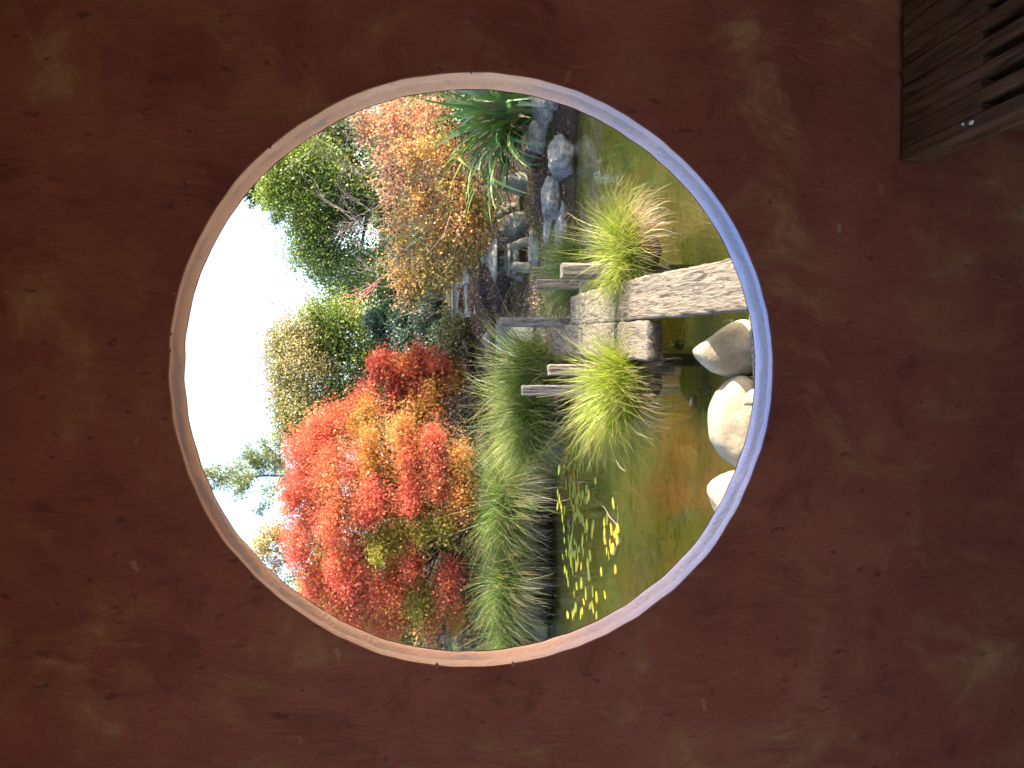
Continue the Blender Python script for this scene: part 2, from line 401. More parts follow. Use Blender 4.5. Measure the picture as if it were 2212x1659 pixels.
# near circle measured in the photo
top = at(365, 798, WY0); bot = at(1667, 798, WY0); lf = at(1016, 1440, WY0); rt = at(1016, 156, WY0)
CX = (lf.x + rt.x) / 2; CZ = (top.z + bot.z) / 2
RX = (rt.x - lf.x) / 2; RZ = (top.z - bot.z) / 2
RO = (RX + RZ) / 2
pav = empty('garden_pavilion', (CX, WY0, 0), 'dark red plastered pavilion room with a round moon window onto the pond', 'pavilion')
def W(p): return (p[0] - CX, p[1] - WY0, p[2])
NS = 360
def rim(th, amp=1.0):
    r = 1.0 + amp * (.0065 * mn.noise(Vector((math.cos(th) * 3, math.sin(th) * 3, .3))) + .0032 * mn.noise(Vector((math.cos(th) * 14, math.sin(th) * 14, 5))))
    return r
x0, x1, z0, z1 = -2.35 - CX, 1.6 - CX, -.2, 3.05
def wall_with_hole(name, y, flip, mat):
    V = []; F = []
    def outer(th):
        dx, dz = math.cos(th), math.sin(th)
        t = 1e9
        if dx > 1e-9: t = min(t, x1 / dx)
        if dx < -1e-9: t = min(t, x0 / dx)
        if dz > 1e-9: t = min(t, (z1 - CZ) / dz)
        if dz < -1e-9: t = min(t, (z0 - CZ) / dz)
        return dx * t, dz * t + CZ
    ths = [2 * math.pi * i / NS for i in range(NS)]
    cor = [math.atan2(zc - CZ, xc) % (2 * math.pi) for xc in (x0, x1) for zc in (z0, z1)]
    for cth in cor:
        k = min(range(NS), key=lambda i: abs(((ths[i] - cth + math.pi) % (2 * math.pi)) - math.pi)); ths[k] = cth
    rings = 14
    for th in ths:
        r = rim(th); ix, iz = math.cos(th) * RX * r, math.sin(th) * RZ * r + CZ
        ox, oz = outer(th)
        # a softly rounded lip where the wall turns into the reveal
        for k in range(rings + 1):
            t = (k / rings) ** 1.6
            x = ix + (ox - ix) * t; z = iz + (oz - iz) * t
            w = 0.0
            if 0 < k < rings: w = .006 * mn.noise(Vector((x * 2.2, y * 9, z * 2.2))) + .002 * mn.noise(Vector((x * 11, 3, z * 11)))
            if k == 0: w = .0
            V.append((x, y + w, z))
    R1 = rings + 1
    for i in range(NS):
        j = (i + 1) % NS
        for k in range(rings):
            f = (i * R1 + k, i * R1 + k + 1, j * R1 + k + 1, j * R1 + k)
            F.append(f if not flip else f[::-1])
    return link(name, np_mesh(name, V, F, smooth=True), mat, pav)
wall_with_hole('inner_wall', 0, False, M['plaster'])
wall_with_hole('outer_wall', WT, True, M['plaster'])
# the reveal: tunnel through the wall, a little hollow in the middle
V = []; F = []; K = 18
for i in range(NS):
    th = 2 * math.pi * i / NS
    for k in range(K + 1):
        t = k / K
        r = rim(th) * (1 + .020 * math.exp(-((t - .52 - .10 * math.sin(th * 2 + 1) ) / .17) ** 2) - .004 * math.sin(math.pi * t)) + .0012 * mn.noise(Vector((math.cos(th) * 9, math.sin(th) * 9, t * 3)))
        r += .003 if k in (0, K) else (.0008 if k in (1, K - 1) else 0)
        V.append((math.cos(th) * RX * r, -.0005 + (WT + .001) * t, math.sin(th) * RZ * r + CZ))
for i in range(NS):
    j = (i + 1) % NS
    for k in range(K):
        F.append((i * (K + 1) + k, j * (K + 1) + k, j * (K + 1) + k + 1, i * (K + 1) + k + 1))
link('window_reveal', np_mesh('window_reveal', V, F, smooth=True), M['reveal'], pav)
# chips of plaster standing on the rim
for (px, py, s) in [(378, 632, 9), (944, 1437, 13), (1108, 1434, 12), (1018, 156, 9), (370, 722, 7), (368, 758, 7), (543, 1252, 9), (600, 1300, 9), (584, 318, 8)]:
    p = at(px, py, WY0); bm = bmesh.new()
    bmesh.ops.create_icosphere(bm, subdivisions=2, radius=1)
    rr = s * mpp(WY0) * .55
    for v in bm.verts:
        v.co *= (1 + .35 * mn.noise(v.co * 1.7 + p * 9)); v.co.x *= rr; v.co.y *= rr * .35; v.co.z *= rr * .6
    bm_obj('plaster_chip', bm, M['chip'], pav, W(p + Vector((0, -.002, 0))), True)
def box_bm(x0, x1, y0, y1, z0, z1):
    bm = bmesh.new(); bmesh.ops.create_cube(bm, size=1)
    for v in bm.verts:
        v.co = Vector(((x0 + x1) / 2 + v.co.x * (x1 - x0), (y0 + y1) / 2 + v.co.y * (y1 - y0), (z0 + z1) / 2 + v.co.z * (z1 - z0)))
    return bm
RM_X0, RM_X1, RM_Y0 = -2.2, 1.42, -3.2
def pbox(name, a, mat): return bm_obj(name, box_bm(a[0] - CX, a[1] - CX, a[2] - WY0, a[3] - WY0, a[4], a[5]), mat, pav)
pbox('added_parapet', (RM_X0 - .15, RM_X0, RM_Y0, WY0 - .002, -.2, .70), M['plaster'])  # unseen low walls, added to dim the lower part of the inner wall
pbox('added_parapet', (RM_X0, RM_X1, RM_Y0, RM_Y0 + .15, -.2, .30), M['plaster'])
for yy in (-3.15, -1.0): pbox('roof_post', (RM_X0 - .14, RM_X0 - .01, yy, yy + .13, .702, 3.05), M['bench'])
pbox('side_wall', (RM_X1, RM_X1 + .15, RM_Y0, WY0 - .002, -.2, 3.05), M['plaster'])
pbox('roof', (RM_X0 - .35, RM_X1 + .35, RM_Y0 - .3, WY0 + WT + .2, 3.052, 3.16), M['bench'])
fl = bm_obj('pavilion_floor', box_bm(RM_X0 + .002, RM_X1 - .002, RM_Y0, WY0 - .003, -.2, 0), M['gravelpale']); tag(fl, kind='structure')

# ------------------------------------------------------------------ slatted bench in the corner
BZ = .43
bench = empty('slatted_bench', (.585, WY0 - .01, 0), 'dark slatted wooden bench standing against the red wall', 'bench')
SL, GP = .030, .023
def bar(name, x0, x1, y0, y1, z0, z1, mat, parent, ang=0, bev=.003):
    bm = box_bm(x0, x1, y0, y1, z0, z1)
    bmesh.ops.bevel(bm, geom=list(bm.edges), offset=bev, segments=2, affect='EDGES')
    return bm_obj(name, bm, mat, parent)
bench.rotation_euler.z = math.radians(-1.6)
nsl = 11
for i in range(nsl):
    xa = i * (SL + GP)
    dz = random.uniform(-.0015, .0015)
    bar('slat', xa, xa + SL, -1.75, -.004, BZ - .085 + dz, BZ + dz, M['bench'], bench)
    if i < nsl - 1:
        bar('spacer', xa + SL + .0006, xa + SL + GP - .0006, -.30 - random.uniform(-.006, .006), -.005, BZ - .085, BZ - .002 + random.uniform(-.002, .001), M['bench'], bench, bev=.001)
        bar('spacer', xa + SL + .0006, xa + SL + GP - .0006, -1.749, -1.45, BZ - .085, BZ - .002, M['bench'], bench, bev=.001)
for (yy) in (-.22, -1.62):
    for xx in (.04, .48):
        bar('leg', xx, xx + .07, yy, yy + .07, 0, BZ - .087, M['bench'], bench)
for yy in (-.225, -1.625): bar('cross_rail', .112, .478, yy, yy + .06, BZ - .16, BZ - .089, M['bench'], bench)
mt_w, nt, out = mat_new('white paint'); finish(nt, out, (.75, .74, .75), .7)
for (px, py, s) in [(2098, 264, 7), (2080, 268, 4)]:
    p = on(px, py, BZ + .003); bm = bmesh.new(); bmesh.ops.create_icosphere(bm, subdivisions=2, radius=1)
    for v in bm.verts:
        v.co *= 1 + .4 * mn.noise(v.co * 2 + p * 30); v.co.x *= s * .0008; v.co.y *= s * .0012; v.co.z *= .002
    q = bench.location; c, s_ = math.cos(-bench.rotation_euler.z), math.sin(-bench.rotation_euler.z)
    dx, dy = p.x - q.x, p.y - q.y
    bm_obj('paint_spot', bm, mt_w, bench, (c * dx - s_ * dy, s_ * dx + c * dy, p.z), True)

# ------------------------------------------------------------------ rocks
def rock(name, loc, dims, label, mat, planes=None, nplanes=13, seed=0, rough=.05, sub=4, rotz=0, cat='rock', group=None, soft=22.0, base=.25):
    r = random.Random(seed); bm = bmesh.new(); bmesh.ops.create_icosphere(bm, subdivisions=sub, radius=1)
    if planes is None:
        planes = []
        for _ in range(nplanes):
            n = Vector((r.gauss(0, 1), r.gauss(0, 1), r.gauss(0, 1))).normalized(); planes.append((n, r.uniform(.55, .92)))
        planes.append((Vector((0, 0, 1)), r.uniform(.75, .92)))
    else: planes = [(Vector(n).normalized(), d) for n, d in planes]
    off = Vector((seed * 3.7, seed * 1.3, 2.1))
    for v in bm.verts:
        d = v.co.normalized(); acc = 1.0
        for n, dist in planes:
            k = n.dot(d) / dist
            if k > 0: acc += k ** soft
        rad = acc ** (-1 / soft) if planes else 1
        rad *= 1 + rough * (mn.noise(d * 1.6 + off) * 1.6 + mn.noise(d * 4.1 + off) * 1.0 + mn.noise(d * 9.7 + off) * .55 + mn.noise(d * 21 + off) * .3)
        co = d * rad
        v.co = Vector((co.x * dims[0] / 2, co.y * dims[1] / 2, co.z * dims[2] / 2))
    zmin = min(v.co.z for v in bm.verts)
    for v in bm.verts: v.co.z -= zmin * (1 - base)
    o = bm_obj(name, bm, mat, None, loc, True); o.rotation_euler.z = rotz
    return tag(o, label, cat, group)

p = at(1560, 752, 4.72)
rock('boulder', (p.x - .008, 4.75, -.33), (.42, .40, .50), 'pale boulder with a sloping peak between the bridge plank and a rounder boulder', M['boulder'],
     planes=[((.80, .05, .62), .60), ((-.96, -.05, .18), .80), ((-.70, .1, .75), .80), ((.05, -.92, .38), .72), ((.3, .9, .3), .8), ((0, 0, -1), .7), ((.95, -.1, .05), .93), ((-.35, -.8, .3), .78)], seed=3, rough=.03, soft=14, base=.22)
p = at(1570, 912, 4.72)
rock('boulder', (p.x, 4.70, -.33), (.62, .46, .40), 'large rounded cream boulder at the pond edge left of the peaked boulder', M['boulder'],
     planes=[((.75, 0, .66), .86), ((-.8, 0, .6), .82), ((0, -.9, .45), .8), ((0, .9, .4), .85), ((0, 0, 1), .86), ((0, 0, -1), .7)], seed=8, rough=.03, soft=10, base=.25)
p = at(1618, 860, 4.36); rock('stone', (p.x, 4.36, p.z - .06), (.13, .12, .11), 'small white stone in front of the large rounded boulder', M['boulder'], seed=12, sub=3, rough=.04, cat='stone')
p = at(1568, 1075, 4.62); rock('boulder', (p.x - .03, 4.60, -.33), (.40, .34, .44), 'white boulder half hidden by the lower left rim of the window', M['boulder'], seed=21, rough=.04, sub=4)
p = at(1588, 1030, 4.5); rock('stone', (p.x, 4.5, -.27), (.15, .14, .13), 'small blue grey stone beside the white boulder at the rim', M['bluerock'], seed=22, sub=3, cat='stone')
for i, (px, py, s, lab) in enumerate([(1492, 868, .10, 'small pale stone breaking the water behind the large rounded boulder'), (1462, 745, .12, 'pale stone under water near the plank end'), (1520, 842, .09, 'tiny dark stone under water behind the boulders')]):
    p = on(px, py, WZ - (.0 if i == 0 else .06)); rock('stone', (p.x, p.y, WZ - (.05 if i == 0 else .12)), (s * 1.2, s, s * .9), lab, M['boulder'] if i < 2 else M['greyrock'], seed=31 + i, sub=3, cat='stone')

def brock(px, py, z, dims, label, mat, seed, Y=None, **k):
    p = on(px, py, z) if Y is None else at(px, py, Y)
    return rock('bank_rock', (p.x, p.y, hz(p.x, p.y) - .05 if k.pop('gz', True) else p.z), dims, label, mat, seed=seed, **k)
rock('bank_rock', (at(1210, 340, 11.6).x, 11.75, -.42), (.86, .75, .62), 'pale blue grey rock at the waterline with a pointed top', M['bluerock'], seed=41, rough=.06)
rock('bank_rock', (at(1165, 240, 12.3).x, 12.3, -.30), (1.0, .9, .66), 'broad blue grey rock below the flax leaves', M['bluerock'], seed=47, rough=.06)
rock('bank_rock', (at(1190, 480, 12.1).x, 12.35, -.40), (1.25, 1.2, .52), 'long pebbly sloping rock on the bank under the orange maple', M['bluerock'], seed=44, rough=.08, nplanes=7)
rock('bank_rock', (at(1225, 560, 12.1).x, 12.1, -.42), (.7, .6, .40), 'low grey rock behind the yellow sedge clump', M['bluerock'], seed=45, rough=.07)
rock('bank_rock', (at(1105, 495, 14.3).x, 14.4, -.05), (.72, .6, .72), 'upright grey rock standing right of the stone lantern', M['greyrock'], seed=49, rough=.05)
rock('bank_rock', (at(1095, 398, 14.2).x, 14.3, -.05), (.55, .5, .80), 'weathered grey upright rock behind the flax tips', M['greyrock'], seed=52, rough=.07)
rock('bank_rock', (at(1045, 742, 17).x, 16.6, hz(at(1045, 742, 16.6).x, 16.6) - .1), (.62, .5, .55), 'mossy dark rock on the shaded slope above the boardwalk', M['mossrock'], seed=55, rough=.08)
rock('bank_rock', (at(1215, 690, 12.2).x, 12.55, -.40), (.55, .5, .34), 'small grey rock under the far end of the bridge', M['bluerock'], seed=58, rough=.06)
rock('bank_rock', (at(1150, 1375, 14.3).x, 14.75, -.40), (.75, .5, .52), 'grey bank rock at the waterline near the left rim', M['greyrock'], seed=61, rough=.06)
for i, (px, py, Y, dm, lab) in enumerate([(1208, 430, 12.0, (.75, .7, .36), 'flat blue grey slab between the pointed rock and the long pebbly rock'), (1185, 300, 12.5, (.7, .6, .42), 'cracked blue rock behind the sedge tuft'), (1222, 205, 11.7, (.7, .5, .34), 'low blue grey rock at the waterline by the right rim'), (1165, 545, 13.0, (.8, .6, .30), 'flat grey slab below the stone lantern'), (1232, 505, 11.75, (.6, .4, .26), 'low wet rock at the waterline behind the yellow sedge'), (1140, 330, 13.2, (.6, .5, .4), 'grey rock buried in leaves behind the flax tips')]):
    x = at(px, py, Y).x; rock('bank_rock', (x, Y, hz(x, Y) - .06), dm, lab, M['greyrock'] if i in (3, 5) else M['bluerock'], seed=80 + i, rough=.08)
for i, (px, py, s) in enumerate([(1226, 282, .14), (1222, 262, .11), (1232, 268, .09)]):
    p = on(px, py, WZ + .02); rock('stone', (p.x, p.y, WZ - .02), (s, s, s * .7), ['grey pebble wedged at the waterline under the sedge tuft', 'grey pebble at the waterline right of the pointed rock', 'smallest pebble at the waterline by the right rim'][i], M['bluerock'], seed=70 + i, sub=3, cat='stone')

# ------------------------------------------------------------------ plank bridge
def plank(name, L, R, z, thick, label, mat, seed, endcut=0.0, nl=150, nw=22, rough=.010):
    """L, R: lists of (x, y) edge points, near to far"""
    c0 = (Vector(L[0]) + Vector(R[0])) / 2; c1 = (Vector(L[-1]) + Vector(R[-1])) / 2
    d = (c1 - c0); ang = math.atan2(-d.x, d.y); Lg = d.length
    ca, sa = math.cos(-ang), math.sin(-ang)
    def loc(p): q = Vector(p) - c0; return (ca * q.x - sa * q.y, sa * q.x + ca * q.y)
    Ll = sorted([loc(p)[::-1] for p in L]); Rl = sorted([loc(p)[::-1] for p in R])
    f = lambda A, t: float(np.interp(t, [a[0] for a in A], [a[1] for a in A]))
    V = []; F = []
    prof = 2 * (nw + 1)
    for i in range(nl + 1):
        y = Lg * i / nl
        xl, xr = f(Ll, y), f(Rl, y)
        xl += .007 * mn.noise(Vector((seed, y * 2.5, 0))) + .005 * mn.noise(Vector((seed, y * 11, 0)))
        xr += .007 * mn.noise(Vector((seed + 5, y * 2.5, 0))) + .005 * mn.noise(Vector((seed + 5, y * 11, 0)))
        for j in range(nw + 1):
            t = j / nw; x = xl + (xr - xl) * t
            g = mn.noise(Vector((x * 34 + .8 * mn.noise(Vector((x * 4, y * 1.6, seed))) * 3, y * 1.7, seed * 2.1)))
            g2 = mn.noise(Vector((x * 75, y * 3.3, seed)))
            zz = -rough * max(0, g) ** 1.2 * 1.5 - rough * .4 * max(0, g2)
            e = min(t, 1 - t) * (xr - xl); zz -= max(0, .022 - e) ** 2 * 22
            yy = y
            if i == 0: yy += -.02 * mn.noise(Vector((x * 18, seed, 3))); zz -= .008
            if i == nl: yy += .02 * mn.noise(Vector((x * 18, seed, 9))); zz -= .008
            V.append((x, yy, zz))
        for j in range(nw + 1):
            t = 1 - j / nw; x = xl + .008 + (xr - xl - .016) * t
            yy = y
            if i == 0: yy += .02 - .02 * mn.noise(Vector((x * 15, seed, 6)))
            V.append((x, yy, -thick + .012 * abs(mn.noise(Vector((x * 4, y * 2, seed))))))
    for i in range(nl):
        for j in range(prof):
            k = (j + 1) % prof
            F.append((i * prof + j, i * prof + k, (i + 1) * prof + k, (i + 1) * prof + j))
    # end caps as strips with rough end grain
    for end in (0, nl):
        b = end * prof
        for j in range(nw):
            q = (b + j, b + prof - 1 - j, b + prof - 2 - j, b + j + 1)
            F.append(q if end == 0 else q[::-1])
    o = link(name, np_mesh(name, V, F, smooth=False), mat, None, (c0.x, c0.y, z)); o.rotation_euler.z = ang
    return tag(o, label, 'plank')
PZ = .10
e = lambda a: [tuple(on(x, y, PZ)[:2]) for x, y in a]
plank('bridge_plank', e([(1720, 664), (1615, 672), (1422, 687), (1323, 697), (1231, 703)]),
      e([(1720, 522), (1581, 556), (1484, 578), (1397, 594), (1298, 620), (1231, 641)]), PZ, .11,
      'long weathered bridge plank running from the window sill into the sedges', M['plank'], 3)
plank('bridge_plank', e([(1396, 780), (1300, 772), (1180, 761)]), e([(1396, 692), (1300, 698), (1180, 704)]), PZ, .13,
      'second bridge plank with a rough sawn near end, left of the long plank', M['plank'], 9)
# holes and splits: a knot scar on the long plank
for (px, py, s) in [(1488, 575, 1), (1560, 627, 1.7)]:
    pass

def post(px0, px1, pxtop, Y, z0, label, mat, seed, name='bridge_post', lean=(0, 0), top=None):
    """px0, px1: picture y of both sides; pxtop: picture x of the top"""
    a = at(pxtop, px1, Y); b = at(pxtop, px0, Y); w = b.x - a.x
    cx = (a.x + b.x) / 2; zt = a.z; h = zt - z0
    bm = bmesh.new(); nz = 26; ring = []
    prof = []
    ns = 6
    hw = w / 2; c = hw * .18
    corners = [(-hw, -hw), (hw, -hw), (hw, hw), (-hw, hw)]
    for k in range(4):
        p0, p1 = corners[k], corners[(k + 1) % 4]
        for t in [.10, .26, .42, .58, .74, .90]:
            prof.append((p0[0] + (p1[0] - p0[0]) * t, p0[1] + (p1[1] - p0[1]) * t))
    for i in range(nz + 1):
        z = h * i / nz; r = []
        for k, (x, y) in enumerate(prof):
            g = mn.noise(Vector((k * 1.37, z * 1.2, seed))); g2 = mn.noise(Vector((k * .8, z * 5, seed + 4)))
            s = 1 - .13 * max(0, g) - .05 * g2
            if i == nz: s *= .90
            zz = z + (.010 * mn.noise(Vector((x * 40, y * 40, seed))) if i >= nz - 1 else 0) - (.006 if i == nz else 0) * 0
            if i == nz - 1: zz = h - .012 + .006 * mn.noise(Vector((x * 40, y * 40, seed + 1)))
            r.append(bm.verts.new((x * s + lean[0] * z, y * s + lean[1] * z, zz)))
        ring.append(r)
    n = len(prof)
    for r0, r1 in zip(ring[:-1], ring[1:]):
        for k in range(n): bm.faces.new((r0[k], r0[(k + 1) % n], r1[(k + 1) % n], r1[k]))
    cv = bm.verts.new((lean[0] * h, lean[1] * h, h + .004))
    for k in range(n): bm.faces.new((ring[-1][k], ring[-1][(k + 1) % n], cv))
    # grain runs along local Y in the timber material, so build lying down
    o = bm_obj(name, bm, mat, None, (cx, Y, z0))
    return tag(o, label, 'post')
M['postv'] = m_wood('upright weathered timber', (.155, .13, .103), (.045, .035, .026), (.235, .20, .16), 1.0, .9, .15, .9, .012)
for mm in (M['postv'],):
    for n in mm.node_tree.nodes:
        if n.type == 'MAPPING': s = n.inputs['Scale'].default_value; n.inputs['Scale'].default_value = (s[0], s[2], s[1])
for n in M['oldpost'].node_tree.nodes:
    if n.type == 'MAPPING': s = n.inputs['Scale'].default_value; n.inputs['Scale'].default_value = (s[0], s[2], s[1])
post(569, 602, 1212, 6.7, -.8, 'thick pale post in the bright sedge right of the long plank', M['postv'], 2)
post(604, 625, 1157, 9.4, -.8, 'grey post in the dull sedge behind the thick pale post', M['postv'], 5)
post(686, 706, 1080, 9.9, PZ - .9, 'tall dark post between the far ends of the two planks', M['oldpost'], 8)
post(787, 812, 1184, 7.9, -.8, 'short pale post in the front sedge left of the second plank', M['postv'], 11)
post(832, 855, 1127, 9.0, -.8, 'tall grey post standing between the two left sedge clumps', M['oldpost'], 14)
def beam(xa, xb, y, z, h, d, label):
    bm = box_bm(xa, xb, y - d / 2, y + d / 2, z - h, z)
    bmesh.ops.bevel(bm, geom=list(bm.edges), offset=.006, segments=2, affect='EDGES')
    o = bm_obj('cross_beam', bm, M['oldpost'], None); return tag(o, label, 'beam')
beam(.15, 1.12, 6.85, -.03, .12, .10, 'dark cross beam carrying both planks beside the thick pale post')
beam(-.10, 1.35, 9.3, -.03, .12, .12, 'dark cross beam under the planks at the far posts')
def pile(x, y, label):
    t = Tubes(); t.add([(x, y, -.85), (x, y, -.4), (x, y, -.15)], [.06, .058, .056], 10)
    o = t.build('bridge_pile', M['oldpost'], None, (x, y, -.85)); o.location = (x, y, -.85); tag(o, label, 'pile')
pile(.22, 6.86, 'dark pile in the water under the near cross beam')
pile(0.0, 9.3, 'dark pile in the water under the far cross beam')
# boardwalk beyond the bridge: boards running away up the shaded bank
bw = empty('boardwalk', (.75, 12.7, .0), 'grey boardwalk of narrow boards climbing the shaded bank beyond the bridge', 'boardwalk')
a0 = at(1149, 775, 12.7); a1 = at(1149, 690, 12.7); b0 = at(1071, 762, 15.4); b1 = at(1071, 692, 15.4)
nb = 9
for i in range(nb):
    t0, t1 = i / nb, (i + .93) / nb
    vs = []
    for (A, B) in ((a0, a1), (b0, b1)):
        for t in (t0, t1):
            q = A.lerp(B, t); vs.append(q - Vector((.75, 12.7, 0)) + Vector((0, random.uniform(-.05, .05), random.uniform(-.008, .008))))
    bm = bmesh.new(); top_ = [bm.verts.new(v) for v in (vs[0], vs[1], vs[3], vs[2])]; low = [bm.verts.new(v.co - Vector((0, 0, .06))) for v in top_]
    bm.faces.new(top_); bm.faces.new(low[::-1])
    for k in range(4): bm.faces.new((top_[k], low[k], low[(k + 1) % 4], top_[(k + 1) % 4]))
    bmesh.ops.recalc_face_normals(bm, faces=bm.faces)
    bm_obj('board', bm, M['oldgrey'], bw)
bm = box_bm(a0.x - .8, a1.x - .7, -.02, .06, a0.z - .22, a0.z - .07); bm_obj('edge_beam', bm, M['oldpost'], bw)

# ------------------------------------------------------------------ stone lantern
LY = 14.1
lc = at(1090, 561, LY); px = mpp(LY)
lz0 = hz(lc.x, LY) - .04
lan = empty('stone_lantern', (lc.x, LY, lz0), 'squat stone snow lantern with a wide roof on the far bank', 'lantern')
def zat(pxx): return at(pxx, 561, LY).z - lz0
def lathe(name, prof, sides, parent, mat, rot=0, smooth=True):
    V = []; F = []
    for (r, z) in prof:
        for k in range(sides):
            th = 2 * math.pi * (k + .5) / sides + rot; V.append((r * math.cos(th), r * math.sin(th), z))
    for i in range(len(prof) - 1):
        for k in range(sides):
            k2 = (k + 1) % sides; F.append((i * sides + k, i * sides + k2, (i + 1) * sides + k2, (i + 1) * sides + k))
    return link(name, np_mesh(name, V, F, smooth=smooth), mat, parent)
z_roof0, z_roof1, z_tip = zat(1070), zat(1055), zat(1038)
R = 49 * px
lroof = lathe('lantern_roof', [(0.02, z_roof0 + .01), (R * .55, z_roof0 + .006), (R * .96, z_roof0 - .02), (R, z_roof0 - .012), (R * .99, z_roof0 + .02), (R * .8, z_roof0 + .055), (R * .5, z_roof0 + .105), (R * .22, z_roof1 + .02), (0.01, z_roof1 + .03)], 30, lan, M['lantern'])
lathe('finial', [(R * .20, z_roof1 + .015), (R * .22, z_roof1 + .04), (R * .12, z_roof1 + .055), (R * .17, z_roof1 + .08), (R * .15, z_roof1 + .11), (R * .05, z_tip), (.002, z_tip + .012)], 16, lroof, M['lantern'])
zb0, zb1 = zat(1094), z_roof0 + .004
# fire box: hexagon frame with square openings
hb = 23 * px
for k in range(6):
    th = math.pi / 3 * k + math.pi / 6; x, y = hb * math.cos(th), hb * math.sin(th)
    lb = bar('box_post', x - .03, x + .03, y - .03, y + .03, zb0 + .03, zb1 - .03, M['lantern'], lan, bev=.006)
lathe('box_base', [(.01, zb0), (hb * 1.18, zb0), (hb * 1.18, zb0 + .05), (.01, zb0 + .05)], 6, lan, M['lantern'], smooth=False)
lathe('box_head', [(.01, zb1 - .045), (hb * 1.18, zb1 - .045), (hb * 1.18, zb1), (.01, zb1)], 6, lan, M['lantern'], smooth=False)
lathe('box_core', [(.01, zb0 + .045), (hb * .74, zb0 + .045), (hb * .74, zb1 - .04), (.01, zb1 - .04)], 6, lan, M['lantern'], smooth=False)
zp0 = zat(1104)
lathe('platform', [(.01, zp0), (hb * 1.35, zp0), (hb * 1.55, zp0 + .03), (hb * 1.55, zb0 - .012), (hb * 1.4, zb0 - .001), (.01, zb0 - .001)], 24, lan, M['lantern'])
# curved legs with arches between
for k in range(4):
    th = math.pi / 2 * k + math.pi / 4 + .2; pts = []; rr = []
    for i in range(9):
        t = i / 8; r = hb * (1.15 + .75 * t ** .7); z = (zp0 - .005) * (1 - t); pts.append((r * math.cos(th), r * math.sin(th), z)); rr.append(.085 + .03 * abs(t - .4))
    t_ = Tubes(); t_.add(pts, rr, 10); t_.build('leg', M['lantern'], lan, (0, 0, 0))
lathe('leg_ring', [(hb * .9, zp0 - .13), (hb * 1.42, zp0 - .13), (hb * 1.42, zp0 - .006), (hb * .9, zp0 - .006), (hb * .9, zp0 - .13)], 24, lan, M['lantern'])

# ------------------------------------------------------------------ low timber seat and stone steps on the shaded slope
def slab(name, pxa, pya, pyb, Y, h, d, label, cat, mat):
    a = at(pxa, pyb, Y); b = at(pxa, pya, Y)
    bm = box_bm(a.x, b.x, Y, Y + d, a.z - h, a.z); bmesh.ops.subdivide_edges(bm, edges=list(bm.edges), cuts=3, use_grid_fill=True)
    for v in bm.verts: v.co += Vector(mn.noise_vector(v.co * 4)) * .018
    o = bm_obj(name, bm, mat, None); return tag(o, label, cat)
st = empty('plank_bench', (at(975, 650, 18.5).x, 18.5, at(1003, 650, 18.5).z), 'low grey plank seat with a dark gap below it on the shaded slope', 'bench')
sa_, sb_ = at(975, 693, 18.5), at(975, 608, 18.5); oz = st.location
def sbx(name, x0, x1, y0, y1, z0, z1, mat):
    bm = box_bm(x0 - oz.x, x1 - oz.x, y0 - oz.y, y1 - oz.y, z0 - oz.z, z1 - oz.z); bmesh.ops.bevel(bm, geom=list(bm.edges), offset=.008, segments=1, affect='EDGES'); bm_obj(name, bm, mat, st)
zt = sa_.z
sbx('seat_board', sa_.x, sb_.x, 18.45, 18.95, zt - .05, zt, M['slab'])
sbx('front_board', sa_.x + .02, sb_.x - .02, 18.50, 18.55, zt - .17, zt - .052, M['slab'])
sbx('end_block', sa_.x + .03, sa_.x + .33, 18.552, 18.9, zt - .42, zt - .054, M['slab'])
sbx('end_block', sb_.x - .14, sb_.x - .04, 18.552, 18.9, zt - .42, zt - .054, M['slab'])
slab('stone_step', 1005, 610, 685, 17.9, .14, .5, 'upper pale stone step below the plank seat', 'step', M['slab'])
slab('stone_step', 1024, 625, 678, 17.2, .16, .5, 'lower pale stone step among the dark ground cover', 'step', M['slab'])
slab('stone_ledge', 1001, 560, 612, 17.8, .12, .4, 'long pale stone ledge right of the stone steps', 'ledge', M['slab'])

# ------------------------------------------------------------------ leaves and blades
SH = {
    'maple': np.array([(0, 0), (.55, .30), (.33, .42), (.75, .85), (.22, .62), (0, 1.15), (-.22, .62), (-.75, .85), (-.33, .42), (-.55, .30)]),
    'lace': np.array([(0, -.1), (.10, .35), (.62, .55), (.16, .55), (.05, 1.15), (-.16, .55), (-.62, .55), (-.10, .35)]),
    'oval': np.array([(0, 0), (.30, .45), (0, 1.0), (-.30, .45)]),
    'long': np.array([(0, 0), (.13, .4), (0, 1.0), (-.13, .4)]),
    'sprig': np.array([(0, 0), (.10, .3), (.45, .75), (.07, .55), (0, 1.1), (-.07, .55), (-.45, .75), (-.10, .3)]),
}
def leaves_mesh(name, C, size, cols, shape, droop=.3, up=.4, jit=.12, normal=None):
    n = len(C); T = SH[shape]; k = len(T)
    d = rng.normal(size=(n, 3)); d[:, 2] -= droop * 1.4
    d /= np.linalg.norm(d, axis=1)[:, None]
    nn = rng.normal(size=(n, 3)); nn[:, 2] += up * 3
    s = np.cross(d, nn); s /= np.linalg.norm(s, axis=1)[:, None] + 1e-9
    nrm = np.cross(s, d)
    sz = size * rng.uniform(.65, 1.3, n)
    V = C[:, None, :] + (s[:, None, :] * T[None, :, 0, None] + d[:, None, :] * T[None, :, 1, None]) * sz[:, None, None]
    cup = (np.abs(T[:, 0]) ** 1.5 * .25)[None, :, None] * nrm[:, None, :] * sz[:, None, None]
    V = V + cup
    F = np.arange(n * k).reshape(n, k)
    cc = np.clip(cols * (1 + rng.normal(0, jit, (n, 1))), .004, .95)
    cc = np.repeat(cc[:, None, :], k, 1).reshape(-1, 3)
    return np_mesh(name, V.reshape(-1, 3), F, cc)

